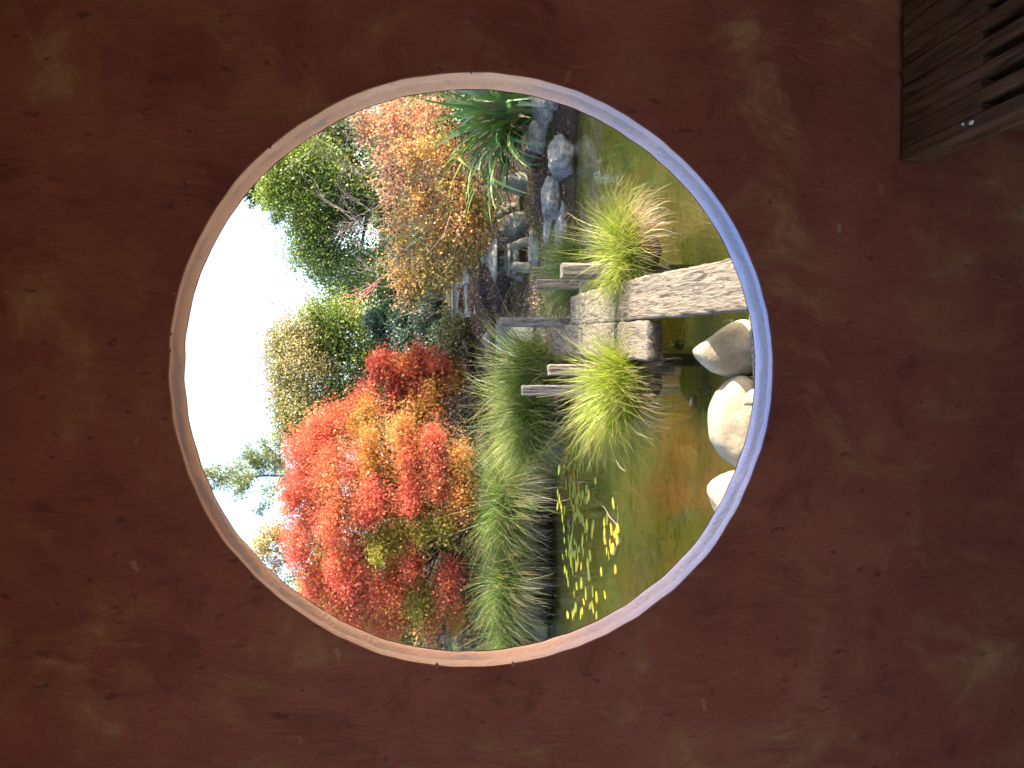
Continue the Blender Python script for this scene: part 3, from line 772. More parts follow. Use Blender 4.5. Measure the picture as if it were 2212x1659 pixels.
def blades(n, base, spread, L, az_bias, lean, droop, width, cols, K=5, tipc=None, flat=0.0, jl=.35, zf=None):
    """n arching blades; returns V, F, cols. lean 0 = upright, droop = how far it bends"""
    r = np.sqrt(rng.uniform(0, 1, n)) * spread; a0 = rng.uniform(0, 2 * np.pi, n)
    bx = base[0] + r * np.cos(a0); by = base[1] + r * np.sin(a0) * (1 - flat)
    bz = np.full(n, base[2]) if zf is None else zf(bx, by)
    az = a0 * .75 + rng.uniform(0, 2 * np.pi, n) * .25 + rng.normal(0, .35, n)
    dirx, diry = np.cos(az) + az_bias[0], np.sin(az) + az_bias[1]
    nr = np.hypot(dirx, diry) + 1e-6; dirx, diry = dirx / nr, diry / nr
    ln = L * np.clip(rng.normal(.85, jl * .6, n), .25, 1.35)
    th0 = np.abs(rng.normal(lean, .22, n)) * (.35 + .65 * r / max(spread, 1e-6)); dth = np.clip(rng.normal(droop, .45, n), .05, 2.9)
    t = np.linspace(0, 1, K + 1)
    x = np.zeros((n, K + 1)); z = np.zeros((n, K + 1)); kink = rng.normal(0, .12, (n, K + 1))
    for i in range(1, K + 1):
        th = th0 + dth * t[i] ** 1.5 + kink[:, i]
        x[:, i] = x[:, i - 1] + np.sin(th) * ln / K; z[:, i] = z[:, i - 1] + np.cos(th) * ln / K
    side = rng.normal(0, .10, n)[:, None] * t[None, :] ** 2 * ln[:, None]
    px_ = bx[:, None] + dirx[:, None] * x - diry[:, None] * side; py_ = by[:, None] + diry[:, None] * x + dirx[:, None] * side; pz_ = bz[:, None] + z
    yaw = rng.uniform(0, np.pi, n); wx, wy = np.cos(yaw), np.sin(yaw)
    w = width * rng.uniform(.6, 1.3, n)[:, None] * (1 - .92 * t[None, :] ** 1.6) / 2
    A = np.stack([px_ - wx[:, None] * w, py_ - wy[:, None] * w, pz_], 2); B = np.stack([px_ + wx[:, None] * w, py_ + wy[:, None] * w, pz_], 2)
    V = np.stack([A, B], 2).reshape(-1, 3)
    b = np.arange(n)[:, None] * (2 * (K + 1)) + np.arange(K)[None, :] * 2
    F = np.stack([b, b + 1, b + 3, b + 2], 2).reshape(-1, 4)
    cols = np.asarray(cols); ci = cols[rng.integers(0, len(cols), n)] * (1 + rng.normal(0, .16, (n, 1)))
    cc = np.repeat(np.clip(ci, .004, .9)[:, None, :], K + 1, 1)
    if tipc is not None:
        f = np.clip((t - .62) / .38, 0, 1)[None, :, None] * (rng.uniform(0, 1, n) < .55)[:, None, None] * .8
        cc = cc * (1 - f) + np.array(tipc)[None, None, :] * f
    cc = np.repeat(cc[:, :, None, :], 2, 2).reshape(-1, 3)
    return V, F, cc

def sedge(loc, label, cols, n=1500, spread=.16, L=.7, lean=.55, droop=1.2, width=.007, bias=(0, 0), dead=None, ndead=0, dead_L=.5, dead_droop=2.0, dead_bias=(0, 0), tip=None, name='sedge_clump', group=None, mound=None):
    e_ = empty(name, loc, label, 'grass', group)
    V, F, c = blades(n, (0, 0, 0), spread, L, bias, lean, droop, width, cols, tipc=tip)
    o = link('blades', np_mesh('blades', V, F, c), M['blade'], e_); o['kind'] = 'stuff'
    if ndead:
        V, F, c = blades(ndead, (0, 0, .01), spread * 1.15, dead_L, dead_bias, .95, dead_droop, width * .9, dead)
        o = link('dead_blades', np_mesh('dead_blades', V, F, c), M['blade'], e_); o['kind'] = 'stuff'
    # the rooted tussock
    bm = bmesh.new(); bmesh.ops.create_icosphere(bm, subdivisions=3, radius=1)
    for v in bm.verts:
        v.co *= 1 + .25 * mn.noise(v.co * 2.3 + Vector(loc)); v.co.x *= spread * .9; v.co.y *= spread * .9; v.co.z = v.co.z * (mound or max(.12, spread * .55)) - (mound or .04)
    bm_obj('tussock', bm, M['bark'], e_, (0, 0, 0), True)
    return e_
BRIGHT = [(.21, .28, .014), (.28, .34, .018), (.15, .24, .012), (.36, .36, .045), (.10, .18, .01), (.22, .30, .015), (.40, .32, .11)]
MIDG = [(.10, .17, .025), (.15, .22, .025), (.07, .13, .025), (.23, .26, .04), (.10, .15, .045)]
DEEP = [(.07, .15, .018), (.11, .20, .02), (.045, .10, .02), (.18, .24, .035), (.07, .13, .04)]
DEAD = [(.38, .25, .12), (.46, .33, .18), (.30, .17, .08), (.50, .40, .24), (.24, .20, .14)]
GREYD = [(.20, .20, .17), (.28, .27, .22), (.14, .15, .12), (.33, .30, .22)]
TIP = (.52, .38, .18)

p = on(1378, 541, -.06); sedge((p.x, p.y, -.10), 'bright yellow green sedge clump with rusty skirt right of the long plank', BRIGHT, 2000, .17, .66, .52, 1.25, .0075, (.35, .10), DEAD, 700, .50, 2.1, (.55, .1), TIP)
p = on(1378, 826, -.06); sedge((p.x, p.y, -.10), 'largest bright sedge clump in front, left of the second plank', BRIGHT, 2400, .19, .80, .48, 1.2, .008, (-.30, .05), DEAD, 700, .50, 2.2, (-.25, -.2), TIP)
p = on(1252, 578, -.15); sedge((p.x, p.y, -.25), 'dull green sedge around the grey post behind the rusty skirted clump', MIDG, 1500, .22, .85, .5, 1.0, .009, (.1, 0), GREYD, 300, .5, 2.0, (.4, 0), TIP)
p = at(1165, 805, 11.5); sedge((p.x, 11.5, -.02), 'tall green sedge right behind the tall grey post', MIDG, 2600, .26, 1.34, .55, 1.1, .012, (0, 0), DEAD, 300, .6, 1.9, (0, -.2), TIP, mound=.35)
p = at(1165, 890, 11.6); sedge((p.x, 11.6, -.02), 'tall wide sedge at the water left of the tall grey post', MIDG, 3200, .30, 1.38, .58, 1.15, .012, (-.05, 0), GREYD, 500, .8, 1.8, (-.1, -.4), TIP, mound=.35)
p = at(1130, 1072, 14.4); sedge((p.x, 14.4, .05), 'green fountain shaped sedge hanging over the water behind the pond leaves', DEEP, 4400, .34, 1.52, .66, 1.4, .015, (.0, -.05), GREYD, 900, 1.0, 1.8, (0, -.5), TIP, mound=.45)
p = at(1175, 985, 14.3); sedge((p.x, 14.4, -.18), 'smaller half brown sedge between the fountain sedge and the tall wide sedge', DEEP, 900, .22, .8, .6, 1.3, .012, (0, -.1), DEAD, 700, .75, 1.9, (0, -.4), TIP, mound=.3)
p = at(1120, 1245, 14.6); sedge((p.x, 14.6, .06), 'mounded sedge trailing straw coloured blades into the water left of the fountain sedge', DEEP, 3600, .32, 1.42, .66, 1.4, .014, (0, -.05), GREYD + DEAD[3:4] * 2, 1500, 1.15, 1.7, (0, -.6), TIP, mound=.45)
p = at(1125, 1345, 14.9); sedge((p.x, 14.9, .02), 'leafy green sedge at the foot of the left rim', DEEP, 2600, .30, 1.3, .66, 1.35, .014, (0, 0), GREYD, 700, .9, 1.8, (0, -.4), TIP, mound=.4)
p = on(1205, 292, -.2); sedge((p.x, p.y, -.22), 'small green sedge tuft on the rocks below the flax', [(.12, .20, .03), (.18, .26, .04), (.30, .27, .10)], 420, .09, .42, .6, 1.1, .007, (-.1, 0), DEAD, 120, .3, 1.9, (0, 0), TIP)
p = on(1222, 728, -.2); sedge((p.x, p.y + .2, -.25), 'low grey green sedge at the far end of the second plank', [(.16, .20, .08), (.22, .25, .11), (.12, .15, .07)], 600, .2, .5, .6, 1.2, .009, (0, 0), GREYD, 200, .4, 1.9, (0, 0), TIP)

# flax: each strap leaf its own part
fb = at(1085, 232, 12.6); fz = hz(fb.x, 12.6)
flax = empty('flax_plant', (fb.x, 12.6, fz), 'broad leaved green flax arching over the rocks at the right rim', 'plant')
def strap(L, az, lean, droop, w, col, base):
    K = 14; V = []; th = lean; x = z = 0; F = []
    cx, sy = math.cos(az), math.sin(az); tw = random.uniform(-.9, .9); fold = random.choice([0, 0, random.uniform(.5, .8)])
    for i in range(K + 1):
        t = i / K
        ww = w / 2 * (min(1, .55 + t * 2.2) if t < .3 else 1.21 * (1 - ((t - .3) / .7) ** 2.1)) * 1.0
        ww = max(ww, .001); a2 = tw * t
        sx_, sy2, sz_ = -sy * math.cos(a2), cx * math.cos(a2), math.sin(a2)
        p = Vector((base[0] + cx * x, base[1] + sy * x, base[2] + z)); s = Vector((sx_, sy2, sz_)) * ww
        nrm = Vector((-cx * math.cos(th), -sy * math.cos(th), math.sin(th))) * ww * .45
        V += [tuple(p - s - nrm * -1), tuple(p), tuple(p + s + nrm)]
        th_i = lean + droop * t ** 1.4 + (1.0 if fold and t > fold else 0)
        th = th_i; x += math.sin(th_i) * L / K; z += math.cos(th_i) * L / K
    for i in range(K):
        b = i * 3; F += [(b, b + 1, b + 4, b + 3), (b + 1, b + 2, b + 5, b + 4)]
    c = np.tile(np.array(col), (len(V), 1))
    return np_mesh('strap_leaf', V, F, c, smooth=True)
FC = [(.12, .24, .055), (.16, .29, .07), (.10, .21, .06), (.22, .32, .06), (.18, .27, .14)]
for i in range(150):
    az = random.uniform(0, 2 * math.pi) if i % 3 == 0 else random.gauss(math.pi * 1.15, .6)
    col = random.choice(FC); L = random.uniform(1.2, 2.5)
    if i > 132: col = (.30, .21, .11); L *= .8
    r = random.uniform(0, .28); a2 = random.uniform(0, 6.28)
    link('strap_leaf', strap(L, az, random.uniform(.05, .5) if i % 3 == 0 else random.uniform(.25, 1.0), random.uniform(.4, 1.1) if i % 3 == 0 else random.uniform(.6, 1.6), random.uniform(.05, .085), col, (r * math.cos(a2), r * math.sin(a2), 0)), M['flax'], flax)

# ------------------------------------------------------------------ trees
def tree(name, label, base, blobs, shape, size, palette, mat, bark, nper=150, nclump=22, trunk_r=.09, fork=.45, flat=.6, clump_r=.32, droop=.3, twig_out=0, twig_bark=None, group=None, cat='tree', shell=.5, stems=1, lim_n=6, up=.4, sparse=1.0, crown='crown', lim_r=1.0):
    """blobs: list of (centre Vector, (rx, ry, rz), palette index or None, density)"""
    base = Vector(base); root = empty(name, base, label, cat, group)
    C = []; K = []
    tb = Tubes(); tw = Tubes()
    cen = sum((b[0] for b in blobs), Vector()) / len(blobs)
    forks = []
    for s in range(stems):
        o = Vector((random.uniform(-.12, .12), random.uniform(-.12, .12), 0)) * (stems > 1)
        fk = base + o + Vector(((cen.x - base.x) * fork + (random.uniform(-.4, .4) if stems > 1 else 0), (cen.y - base.y) * fork, (cen.z - base.z) * fork + .05))
        pts = curve_pts(base + o - Vector((0, 0, .1)), fk, 7, 0, .08)
        tb.add(pts, [trunk_r * (1.25 - .5 * i / 7) for i in range(8)], 9); forks.append(fk)
    for bi, (c, rad, pi, den) in enumerate(blobs):
        fk = min(forks, key=lambda f: (f - c).length)
        st = fk.lerp(base, random.uniform(0, .25))
        lp = curve_pts(st, c, lim_n, 0, .10, random.uniform(-.05, .12)); r0 = trunk_r * .55 * lim_r
        tb.add(lp, [max(r0 * (1 - .78 * i / lim_n), .006) for i in range(lim_n + 1)], 6)
        nc = max(3, int(nclump * den))
        for q in range(nc):
            d = rng.normal(size=3); d /= np.linalg.norm(d); rr = rng.uniform(shell, 1) if rng.uniform() < .8 else rng.uniform(.1, 1)
            if d[2] < -.3 and rng.uniform() < .5: d[2] *= -1
            cc = np.array(c) + d * rr * np.array(rad)
            k = int(nper * rng.uniform(.5, 1.4) * sparse)
            cr = clump_r * rng.uniform(.6, 1.35)
            g = rng.normal(size=(k, 3)) * cr * np.array([.55, .55, .55 * flat])
            g[:, 2] -= (np.abs(g[:, 0]) + np.abs(g[:, 1])) * .25 * droop
            C.append(cc + g)
            pal = palette[pi if pi is not None else 0]
            col = np.array(pal[rng.integers(0, len(pal))]) * rng.uniform(.78, 1.2)
            mixn = np.array(pal[rng.integers(0, len(pal))])
            f = rng.uniform(0, .6, (k, 1))
            K.append(col[None, :] * (1 - f) + mixn[None, :] * f)
            if q < 60 and rng.uniform() < .75:
                st2 = lp[random.randint(max(1, lim_n // 2), lim_n)]
                tp = curve_pts(st2, Vector(cc), 4, 0, .12, .05)
                tw.add(tp, [.014 * lim_r, .011 * lim_r, .008 * lim_r, .006 * lim_r, .004 * lim_r], 4)
                for _ in range(twig_out):
                    e2 = Vector(cc) + Vector((random.gauss(0, 1), random.gauss(0, .6), random.gauss(.5, 1))) * cr * 1.1
                    tw.add(curve_pts(tp[-2], e2, 3, 0, .15), [.008 * lim_r, .006 * lim_r, .004 * lim_r, .002], 3)
    tr_ = tb.build('trunk', bark, root, base)
    if tw.n: 
        o = tw.build('twigs', twig_bark or bark, tr_, base); o['kind'] = 'stuff'
    C = np.concatenate(C) - np.array(base); K = np.concatenate(K)
    o = link(crown, leaves_mesh(crown, C, size, K, shape, droop, up), mat, root); o['kind'] = 'stuff'
    return root
def B(px, py, rx, ry, Y, pal=0, den=1.0, dy=None):
    """blob from photo position: rx along picture x (vertical), ry along picture y (horizontal)"""
    s = mpp(Y); return (at(px, py, Y), (ry * s, (dy if dy else ry * s * .8), rx * s), pal, den)

RED = [(.57, .115, .065), (.62, .15, .075), (.54, .09, .065), (.62, .20, .08), (.60, .14, .10), (.54, .10, .06), (.52, .26, .065)]
ORG = [(.54, .20, .05), (.50, .26, .05), (.56, .16, .06), (.44, .28, .055), (.54, .13, .06), (.30, .27, .04)]
OLV = [(.30, .27, .035), (.38, .30, .04), (.24, .25, .04), (.46, .28, .05)]
YY0 = 16.6
red_b = [B(665, 985, 45, 60, YY0, 0), B(650, 1085, 45, 60, YY0 - .2, 0), B(655, 1175, 48, 60, YY0 - .3, 0), B(690, 1265, 45, 55, YY0 - .2, 0),
         B(720, 920, 50, 55, YY0 + .2, 0), B(730, 1020, 50, 65, YY0 - .7, 0), B(735, 1120, 50, 65, YY0 - .9, 0), B(750, 1220, 50, 60, YY0 - .8, 0), B(760, 1310, 48, 55, YY0 - .3, 0),
         B(795, 905, 40, 50, YY0, 1, .8), B(805, 975, 42, 55, YY0 - .9, 1, .8), B(810, 1070, 40, 55, YY0 - 1.1, 0), B(830, 1165, 40, 55, YY0 - 1.1, 2, .6), B(835, 1260, 40, 50, YY0 - .9, 0), B(840, 1345, 40, 45, YY0 - .3, 0, .8),
         B(870, 940, 22, 32, YY0 - 1.2, 1, .6), B(880, 985, 22, 30, YY0 - 1.3, 0, .6), B(885, 1075, 20, 32, YY0 - 1.3, 0, .5), B(900, 1300, 24, 40, YY0 - .8, 2, .6),
         B(935, 965, 22, 26, YY0 - 1.4, 0, .6), B(940, 1040, 28, 36, YY0 - 1.5, 0, .7), B(990, 1010, 14, 45, YY0 - 1.4, 1, .7), B(990, 1070, 14, 30, YY0 - 1.5, 1, .5),
         B(905, 1140, 24, 30, YY0 - 1.1, 2, .5), B(960, 1130, 20, 26, YY0 - 1.2, 2, .4), B(965, 1260, 24, 50, YY0 - .9, 0, .5), B(930, 1340, 26, 40, YY0 - .6, 0, .5), B(890, 1215, 24, 36, YY0 - 1.0, 0, .5), B(985, 1330, 20, 34, YY0 - .7, 1, .4)]
red_b += [B(700, 1000, 55, 70, YY0 + .9, 2, .8), B(700, 1100, 55, 70, YY0 + .9, 1, .8), B(710, 1200, 55, 70, YY0 + .8, 2, .8), B(740, 1290, 55, 60, YY0 + .7, 1, .8), B(790, 1000, 55, 70, YY0 + .6, 2, .8), B(790, 1100, 55, 70, YY0 + .5, 2, .8), B(800, 1200, 55, 70, YY0 + .5, 1, .8), B(820, 1300, 55, 60, YY0 + .5, 2, .8), B(860, 1030, 40, 60, YY0 + .2, 2, .6), B(870, 1130, 45, 60, YY0 + .2, 2, .6), B(890, 1250, 45, 60, YY0 + .2, 2, .5), B(690, 940, 40, 30, YY0 + .3, 0, .6)]
tb_ = at(1060, 1110, YY0); 
tree('red_maple', 'large scarlet laceleaf maple with layered branches left of the bridge', (tb_.x, YY0, hz(tb_.x, YY0)), red_b, 'lace', .049, [RED, ORG, OLV], M['leaf'], M['bark'], nper=255, nclump=22, trunk_r=.10, fork=.35, flat=.6, clump_r=.34, droop=.5, lim_r=.7, stems=2)
SHADE_CRIM = [(.34, .055, .035), (.42, .085, .04), (.30, .045, .04), (.42, .16, .045)]  # shade on this rear maple is put into darker leaf reds
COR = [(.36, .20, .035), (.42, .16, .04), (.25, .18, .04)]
YB = 19.0
cr_b = [B(800, 870, 40, 45, YB, 0), B(835, 800, 40, 36, YB, 0), B(870, 850, 40, 50, YB, 0), B(905, 900, 34, 40, YB - .3, 1), B(900, 790, 30, 30, YB, 0), B(940, 800, 30, 32, YB - .3, 0), B(950, 860, 30, 45, YB - .4, 1), B(975, 915, 22, 35, YB - .4, 1), B(760, 910, 30, 30, YB, 0), B(985, 830, 16, 34, YB - .4, 1, .7)]
tb_ = at(1040, 850, YB); tree('crimson_maple', 'dim crimson maple behind the scarlet maple, shade put into its leaf colour', (tb_.x, YB, hz(tb_.x, YB)), cr_b, 'lace', .08, [SHADE_CRIM, COR], M['leaf'], M['bark'], nper=170, nclump=14, trunk_r=.07, fork=.4, flat=.6, clump_r=.36, droop=.5, lim_r=.7)

GOLD = [(.60, .26, .12), (.56, .33, .09), (.58, .28, .09), (.50, .36, .10), (.60, .38, .11), (.46, .30, .10)]
PEACH = [(.60, .29, .16), (.56, .24, .14), (.60, .34, .17), (.48, .26, .15)]
TANL = [(.40, .28, .09), (.34, .26, .08), (.46, .34, .09)]
YO = 14.9
or_b = [B(800, 260, 40, 45, YO, 1), B(860, 250, 45, 45, YO, 1), B(930, 265, 45, 45, YO - .3, 1), B(835, 320, 50, 50, YO - .3, 1, .8), B(900, 340, 50, 50, YO - .6, 0), B(965, 335, 45, 45, YO - .8, 0), B(860, 405, 50, 50, YO - .2, 1, .7), B(930, 420, 50, 55, YO - .6, 0), B(995, 410, 35, 45, YO - .8, 0),
        B(880, 480, 50, 45, YO, 0, .7), B(950, 490, 45, 45, YO - .4, 0, .9), B(1010, 480, 40, 40, YO - .7, 0), B(1040, 470, 22, 34, YO - .7, 2, .7), B(860, 560, 50, 35, YO + .2, 0, .6), B(925, 560, 45, 40, YO, 2, .9), B(980, 555, 35, 35, YO - .3, 2, .8), B(870, 620, 16, 30, YO + .1, 0, .4), B(895, 600, 30, 30, YO, 2, .6), B(960, 600, 28, 20, YO - .1, 2, .5), B(1020, 540, 25, 30, YO - .3, 2, .7)]
tb_ = at(1110, 440, YO); tree('orange_maple', 'golden orange maple with bare pinkish twigs above the stone lantern', (tb_.x, YO, hz(tb_.x, YO)), or_b, 'maple', .044, [GOLD, PEACH, TANL], M['leaf'], M['greybark'], nper=70, nclump=18, trunk_r=.075, fork=.35, flat=.75, clump_r=.34, droop=.5, twig_out=2, twig_bark=M['palebark'], lim_r=.75, stems=2)
# bare twigs reaching up and left out of the maple
tt = Tubes(); rt_ = Vector(tb_); 
def bare(px0, py0, px1, py1, Y, r=.012, kids=6):
    a, b = at(px0, py0, Y), at(px1, py1, Y - random.uniform(-.3, .3)); pts = curve_pts(a, b, 7, 0, .06, .04)
    tt.add(pts, [r * (1 - .8 * i / 7) for i in range(8)], 5)
    for k in range(kids):
        q = pts[random.randint(2, 7)]; L = (b - a).length * random.uniform(.2, .5); d = (b - a).normalized() + Vector((random.gauss(0, .6), random.gauss(0, .4), random.gauss(.1, .6)))
        p2 = curve_pts(q, q + d * L, 4, 0, .1, .03); tt.add(p2, [r * .5, r * .4, r * .3, r * .22, r * .12], 4)
        for _ in range(2): tt.add(curve_pts(p2[2], p2[2] + (d + Vector((random.gauss(0, .7), 0, random.gauss(0, .7)))) * L * .5, 3, 0, .1), [r * .25, r * .2, r * .15, r * .1], 3)
for a in [(860, 560, 745, 440, YO), (870, 500, 735, 400, YO + .2), (850, 440, 720, 330, YO), (860, 600, 765, 520, YO), (850, 330, 700, 270, YO), (840, 380, 730, 350, YO + .1), (880, 540, 760, 480, YO - .1), (870, 610, 800, 580, YO), (840, 290, 715, 235, YO)]: bare(*a)
o = bpy.data.objects['orange_maple']; oo = tt.build('bare_twigs', M['palebark'], o, o.location); o2 = oo; o2['kind'] = 'stuff'
tt = Tubes(); bare(825, 600, 765, 655, YO, .014, 5); bare(815, 612, 770, 640, YO, .012, 4); bare(830, 590, 795, 660, YO, .010, 4)
mt_rt, nt, out = mat_new('coral red twig'); finish(nt, out, (.50, .16, .13), .7)
o2 = tt.build('coral_twigs', mt_rt, o, o.location); o2['kind'] = 'stuff'

GRN = [(.20, .27, .035), (.27, .33, .045), (.13, .20, .03), (.33, .36, .07), (.10, .16, .03)]
DGR = [(.06, .12, .03), (.085, .15, .035), (.05, .095, .03), (.12, .19, .04)]
TEAL = [(.035, .075, .05), (.05, .095, .06), (.03, .06, .04)]
OLT = [(.34, .27, .10), (.40, .31, .13), (.27, .24, .08), (.24, .26, .06), (.44, .36, .17)]
YG = 24
gr_b = [B(600, 340, 45, 50, YG, 0), B(650, 290, 50, 50, YG, 0), B(640, 400, 45, 45, YG, 0), B(690, 340, 55, 50, YG - .6, 0), B(700, 430, 50, 45, YG, 0), B(660, 470, 40, 36, YG, 0, .8), B(700, 500, 40, 40, YG, 1, .8), B(740, 280, 50, 50, YG, 1), B(750, 380, 55, 55, YG - .5, 0), B(760, 470, 50, 50, YG, 1), B(690, 250, 45, 40, YG + .5, 1), B(720, 550, 36, 32, YG, 1, .7), B(660, 530, 30, 28, YG, 0, .5), B(800, 300, 60, 70, YG, 1), B(820, 430, 60, 70, YG, 1), B(780, 560, 40, 45, YG, 1, .8), B(590, 410, 22, 22, YG, 0, .5)]
tb_ = at(1000, 400, YG); tree('evergreen_tree', 'yellow green leafy tree behind the orange maple', (tb_.x, YG, hz(tb_.x, YG)), gr_b, 'oval', .088, [GRN, [(.10, .17, .03), (.14, .21, .035), (.08, .13, .03), (.19, .25, .05)]], M['green'], M['greybark'], nper=235, nclump=19, trunk_r=.16, fork=.5, flat=.8, clump_r=.55, droop=.2)
YC = 27
ce_b = [B(620, 800, 34, 40, YC, 0), B(625, 870, 36, 45, YC, 0), B(615, 745, 28, 30, YC, 0), B(660, 720, 36, 36, YC, 0), B(665, 790, 45, 45, YC - .5, 0), B(670, 870, 45, 45, YC - .5, 0), B(640, 925, 36, 30, YC, 1, .8), B(690, 680, 24, 26, YC, 1, .7), B(720, 720, 40, 40, YC, 1, .8), B(725, 800, 45, 45, YC, 0, .6), B(730, 880, 45, 40, YC, 1, .7), B(780, 700, 36, 45, YC, 1, .8), B(790, 790, 40, 45, YC, 1, .6), B(680, 930, 45, 30, YC + .3, 2, .8), B(820, 750, 30, 50, YC, 1, .7), B(850, 700, 26, 40, YC, 1, .7), B(760, 850, 45, 45, YC, 1, .9), B(750, 750, 45, 45, YC + .6, 2, .9), B(800, 840, 40, 50, YC + .5, 2, .9), B(800, 900, 40, 40, YC, 2, .8), B(690, 760, 40, 45, YC + .6, 0, .8), B(735, 680, 26, 28, YC, 1, .7)]
tb_ = at(960, 830, YC); tree('olive_tree', 'tan and olive crowned tree in the middle of the skyline', (tb_.x, YC, hz(tb_.x, YC)), ce_b, 'oval', .085, [OLT, GRN, DGR], M['green'], M['greybark'], nper=200, nclump=22, trunk_r=.14, fork=.35, flat=.9, clump_r=.55, droop=.0, stems=3, twig_out=1, up=.1)
# thin blue green tree between the two
YT = 30
th_b = [B(760, 620, 34, 34, YT, 0, 1.0), B(790, 660, 34, 36, YT, 0, 1.0), B(740, 640, 22, 22, YT, 0, .8), B(820, 580, 36, 40, YT, 0, 1.0), B(850, 680, 34, 40, YT, 0, 1.0), B(640, 560, 30, 26, YT, 0, .7), B(690, 590, 26, 24, YT, 0, .6), B(720, 615, 24, 26, YT, 0, .6), B(740, 560, 40, 36, YT, 0, .8), B(780, 600, 40, 40, YT, 0, .9), B(690, 555, 26, 26, YT, 0, .6), B(820, 640, 36, 40, YT, 0, .9)]
tb_ = at(960, 600, YT); tree('thin_tree', 'thin dark tree on the skyline between the leafy and the olive tree', (tb_.x, YT, hz(tb_.x, YT)), th_b, 'oval', .10, [DGR + [(.12, .18, .05), (.16, .20, .08)]], M['green'], M['greybark'], nper=95, nclump=15, trunk_r=.09, fork=.6, flat=.7, clump_r=.5)

def conifer(name, label, tipx, tipy, basex, Y, width, pal, seed, n=46, bare_mid=False, size=.16, up=.25):
    r = random.Random(seed); tip = at(tipx, tipy, Y); bx = at(basex, tipy, Y); z0 = hz(tip.x, Y); H = tip.z - z0
    base = Vector((tip.x, Y, z0)); root = empty(name, base, label, 'tree'); t = Tubes()
    t.add([base + Vector((.03 * math.sin(i), 0, H * i / 10)) for i in range(11)], [.15 * (1 - .093 * i) for i in range(11)], 8); tr_ = t.build('trunk', M['greybark'], root, base)
    tw = Tubes(); C = []; K = []
    zl = bx.z - z0
    for i in range(n):
        f = (i + r.random()) / n; z = zl + (H - zl) * f; L = width * (1 - f) ** .75 * r.uniform(.45, 1.25) + .12
        az = r.uniform(0, 6.283); d = Vector((math.cos(az), math.sin(az), up + .3 * f)); p0 = base + Vector((0, 0, z)); p1 = p0 + d * L
        pts = curve_pts(p0, p1, 5, -.10, .06); tw.add(pts, [.028 * (1 - f * .6), .022, .017, .012, .008, .005], 4)
        for k in range(int((13 if bare_mid else 26) * L) + 4):
            tpos = r.uniform(.35 if bare_mid else .15, 1.0); q = pts[min(5, int(tpos * 5))].lerp(pts[min(5, int(tpos * 5) + 1)], (tpos * 5) % 1)
            m_ = 9; C.append(np.array(q) + rng.normal(size=(m_, 3)) * .13); c = np.array(pal[r.randrange(len(pal))]); K.append(np.repeat(c[None], m_, 0))
    o = tw.build('branches', M['greybark'], tr_, base); o['kind'] = 'stuff'
    C = np.concatenate(C) - np.array(base); K = np.concatenate(K)
    o = link('needles', leaves_mesh('needles', C, size, K, 'sprig', -.25, .1), M['green'], root); o['kind'] = 'stuff'
conifer('pine_tree', 'feathery light green pine top behind the scarlet maple', 447, 1030, 690, 34, 1.75, [(.24, .27, .08), (.30, .31, .10), (.17, .22, .08), (.14, .20, .10)], 4, 44, True, .15, .5)
conifer('fir_tree', 'dark blue green fir tip behind the leafy tree at the right rim', 520, 405, 700, 38, 1.9, TEAL, 9, 50, size=.2)
conifer('fir_tree', 'dark conifer low in the middle below the thin tree', 800, 690, 960, 26, 1.5, TEAL, 12, 40, size=.18)
YL = 30
lf_b = [B(575, 1160, 22, 24, YL, 0, .8), B(560, 1185, 24, 26, YL, 0, .7), B(605, 1160, 22, 26, YL, 0), B(545, 1215, 20, 22, YL, 1, .5), B(600, 1210, 22, 22, YL, 1, .5), B(640, 1250, 24, 30, YL, 2, .7), B(640, 1190, 30, 40, YL, 0, .8)]
tb_ = at(960, 1190, YL); tree('golden_tree', 'sparse golden tree with bare twigs left of the pine', (tb_.x, YL, hz(tb_.x, YL)), lf_b, 'oval', .10, [[(.46, .36, .12), (.52, .38, .16), (.40, .36, .10)], [(.42, .28, .15), (.46, .36, .18)], [(.26, .34, .06), (.33, .38, .08)]], M['green'], M['greybark'], nper=70, nclump=14, trunk_r=.10, fork=.6, flat=.8, clump_r=.42, twig_out=3)
YL2 = 22
lf2 = [B(680, 1310, 30, 30, YL2, 0), B(740, 1350, 40, 30, YL2, 0), B(700, 1370, 30, 30, YL2, 0), B(800, 1380, 40, 30, YL2, 0), B(660, 1280, 16, 20, YL2, 0, .5)]
tb_ = at(980, 1350, YL2); tree('green_tree', 'pale green leafy tree behind the scarlet maple at the left rim', (tb_.x, YL2, hz(tb_.x, YL2)), lf2, 'oval', .11, [[(.24, .32, .07), (.32, .38, .10), (.18, .26, .05)]], M['green'], M['greybark'], nper=110, nclump=14, trunk_r=.09, fork=.5, clump_r=.45)

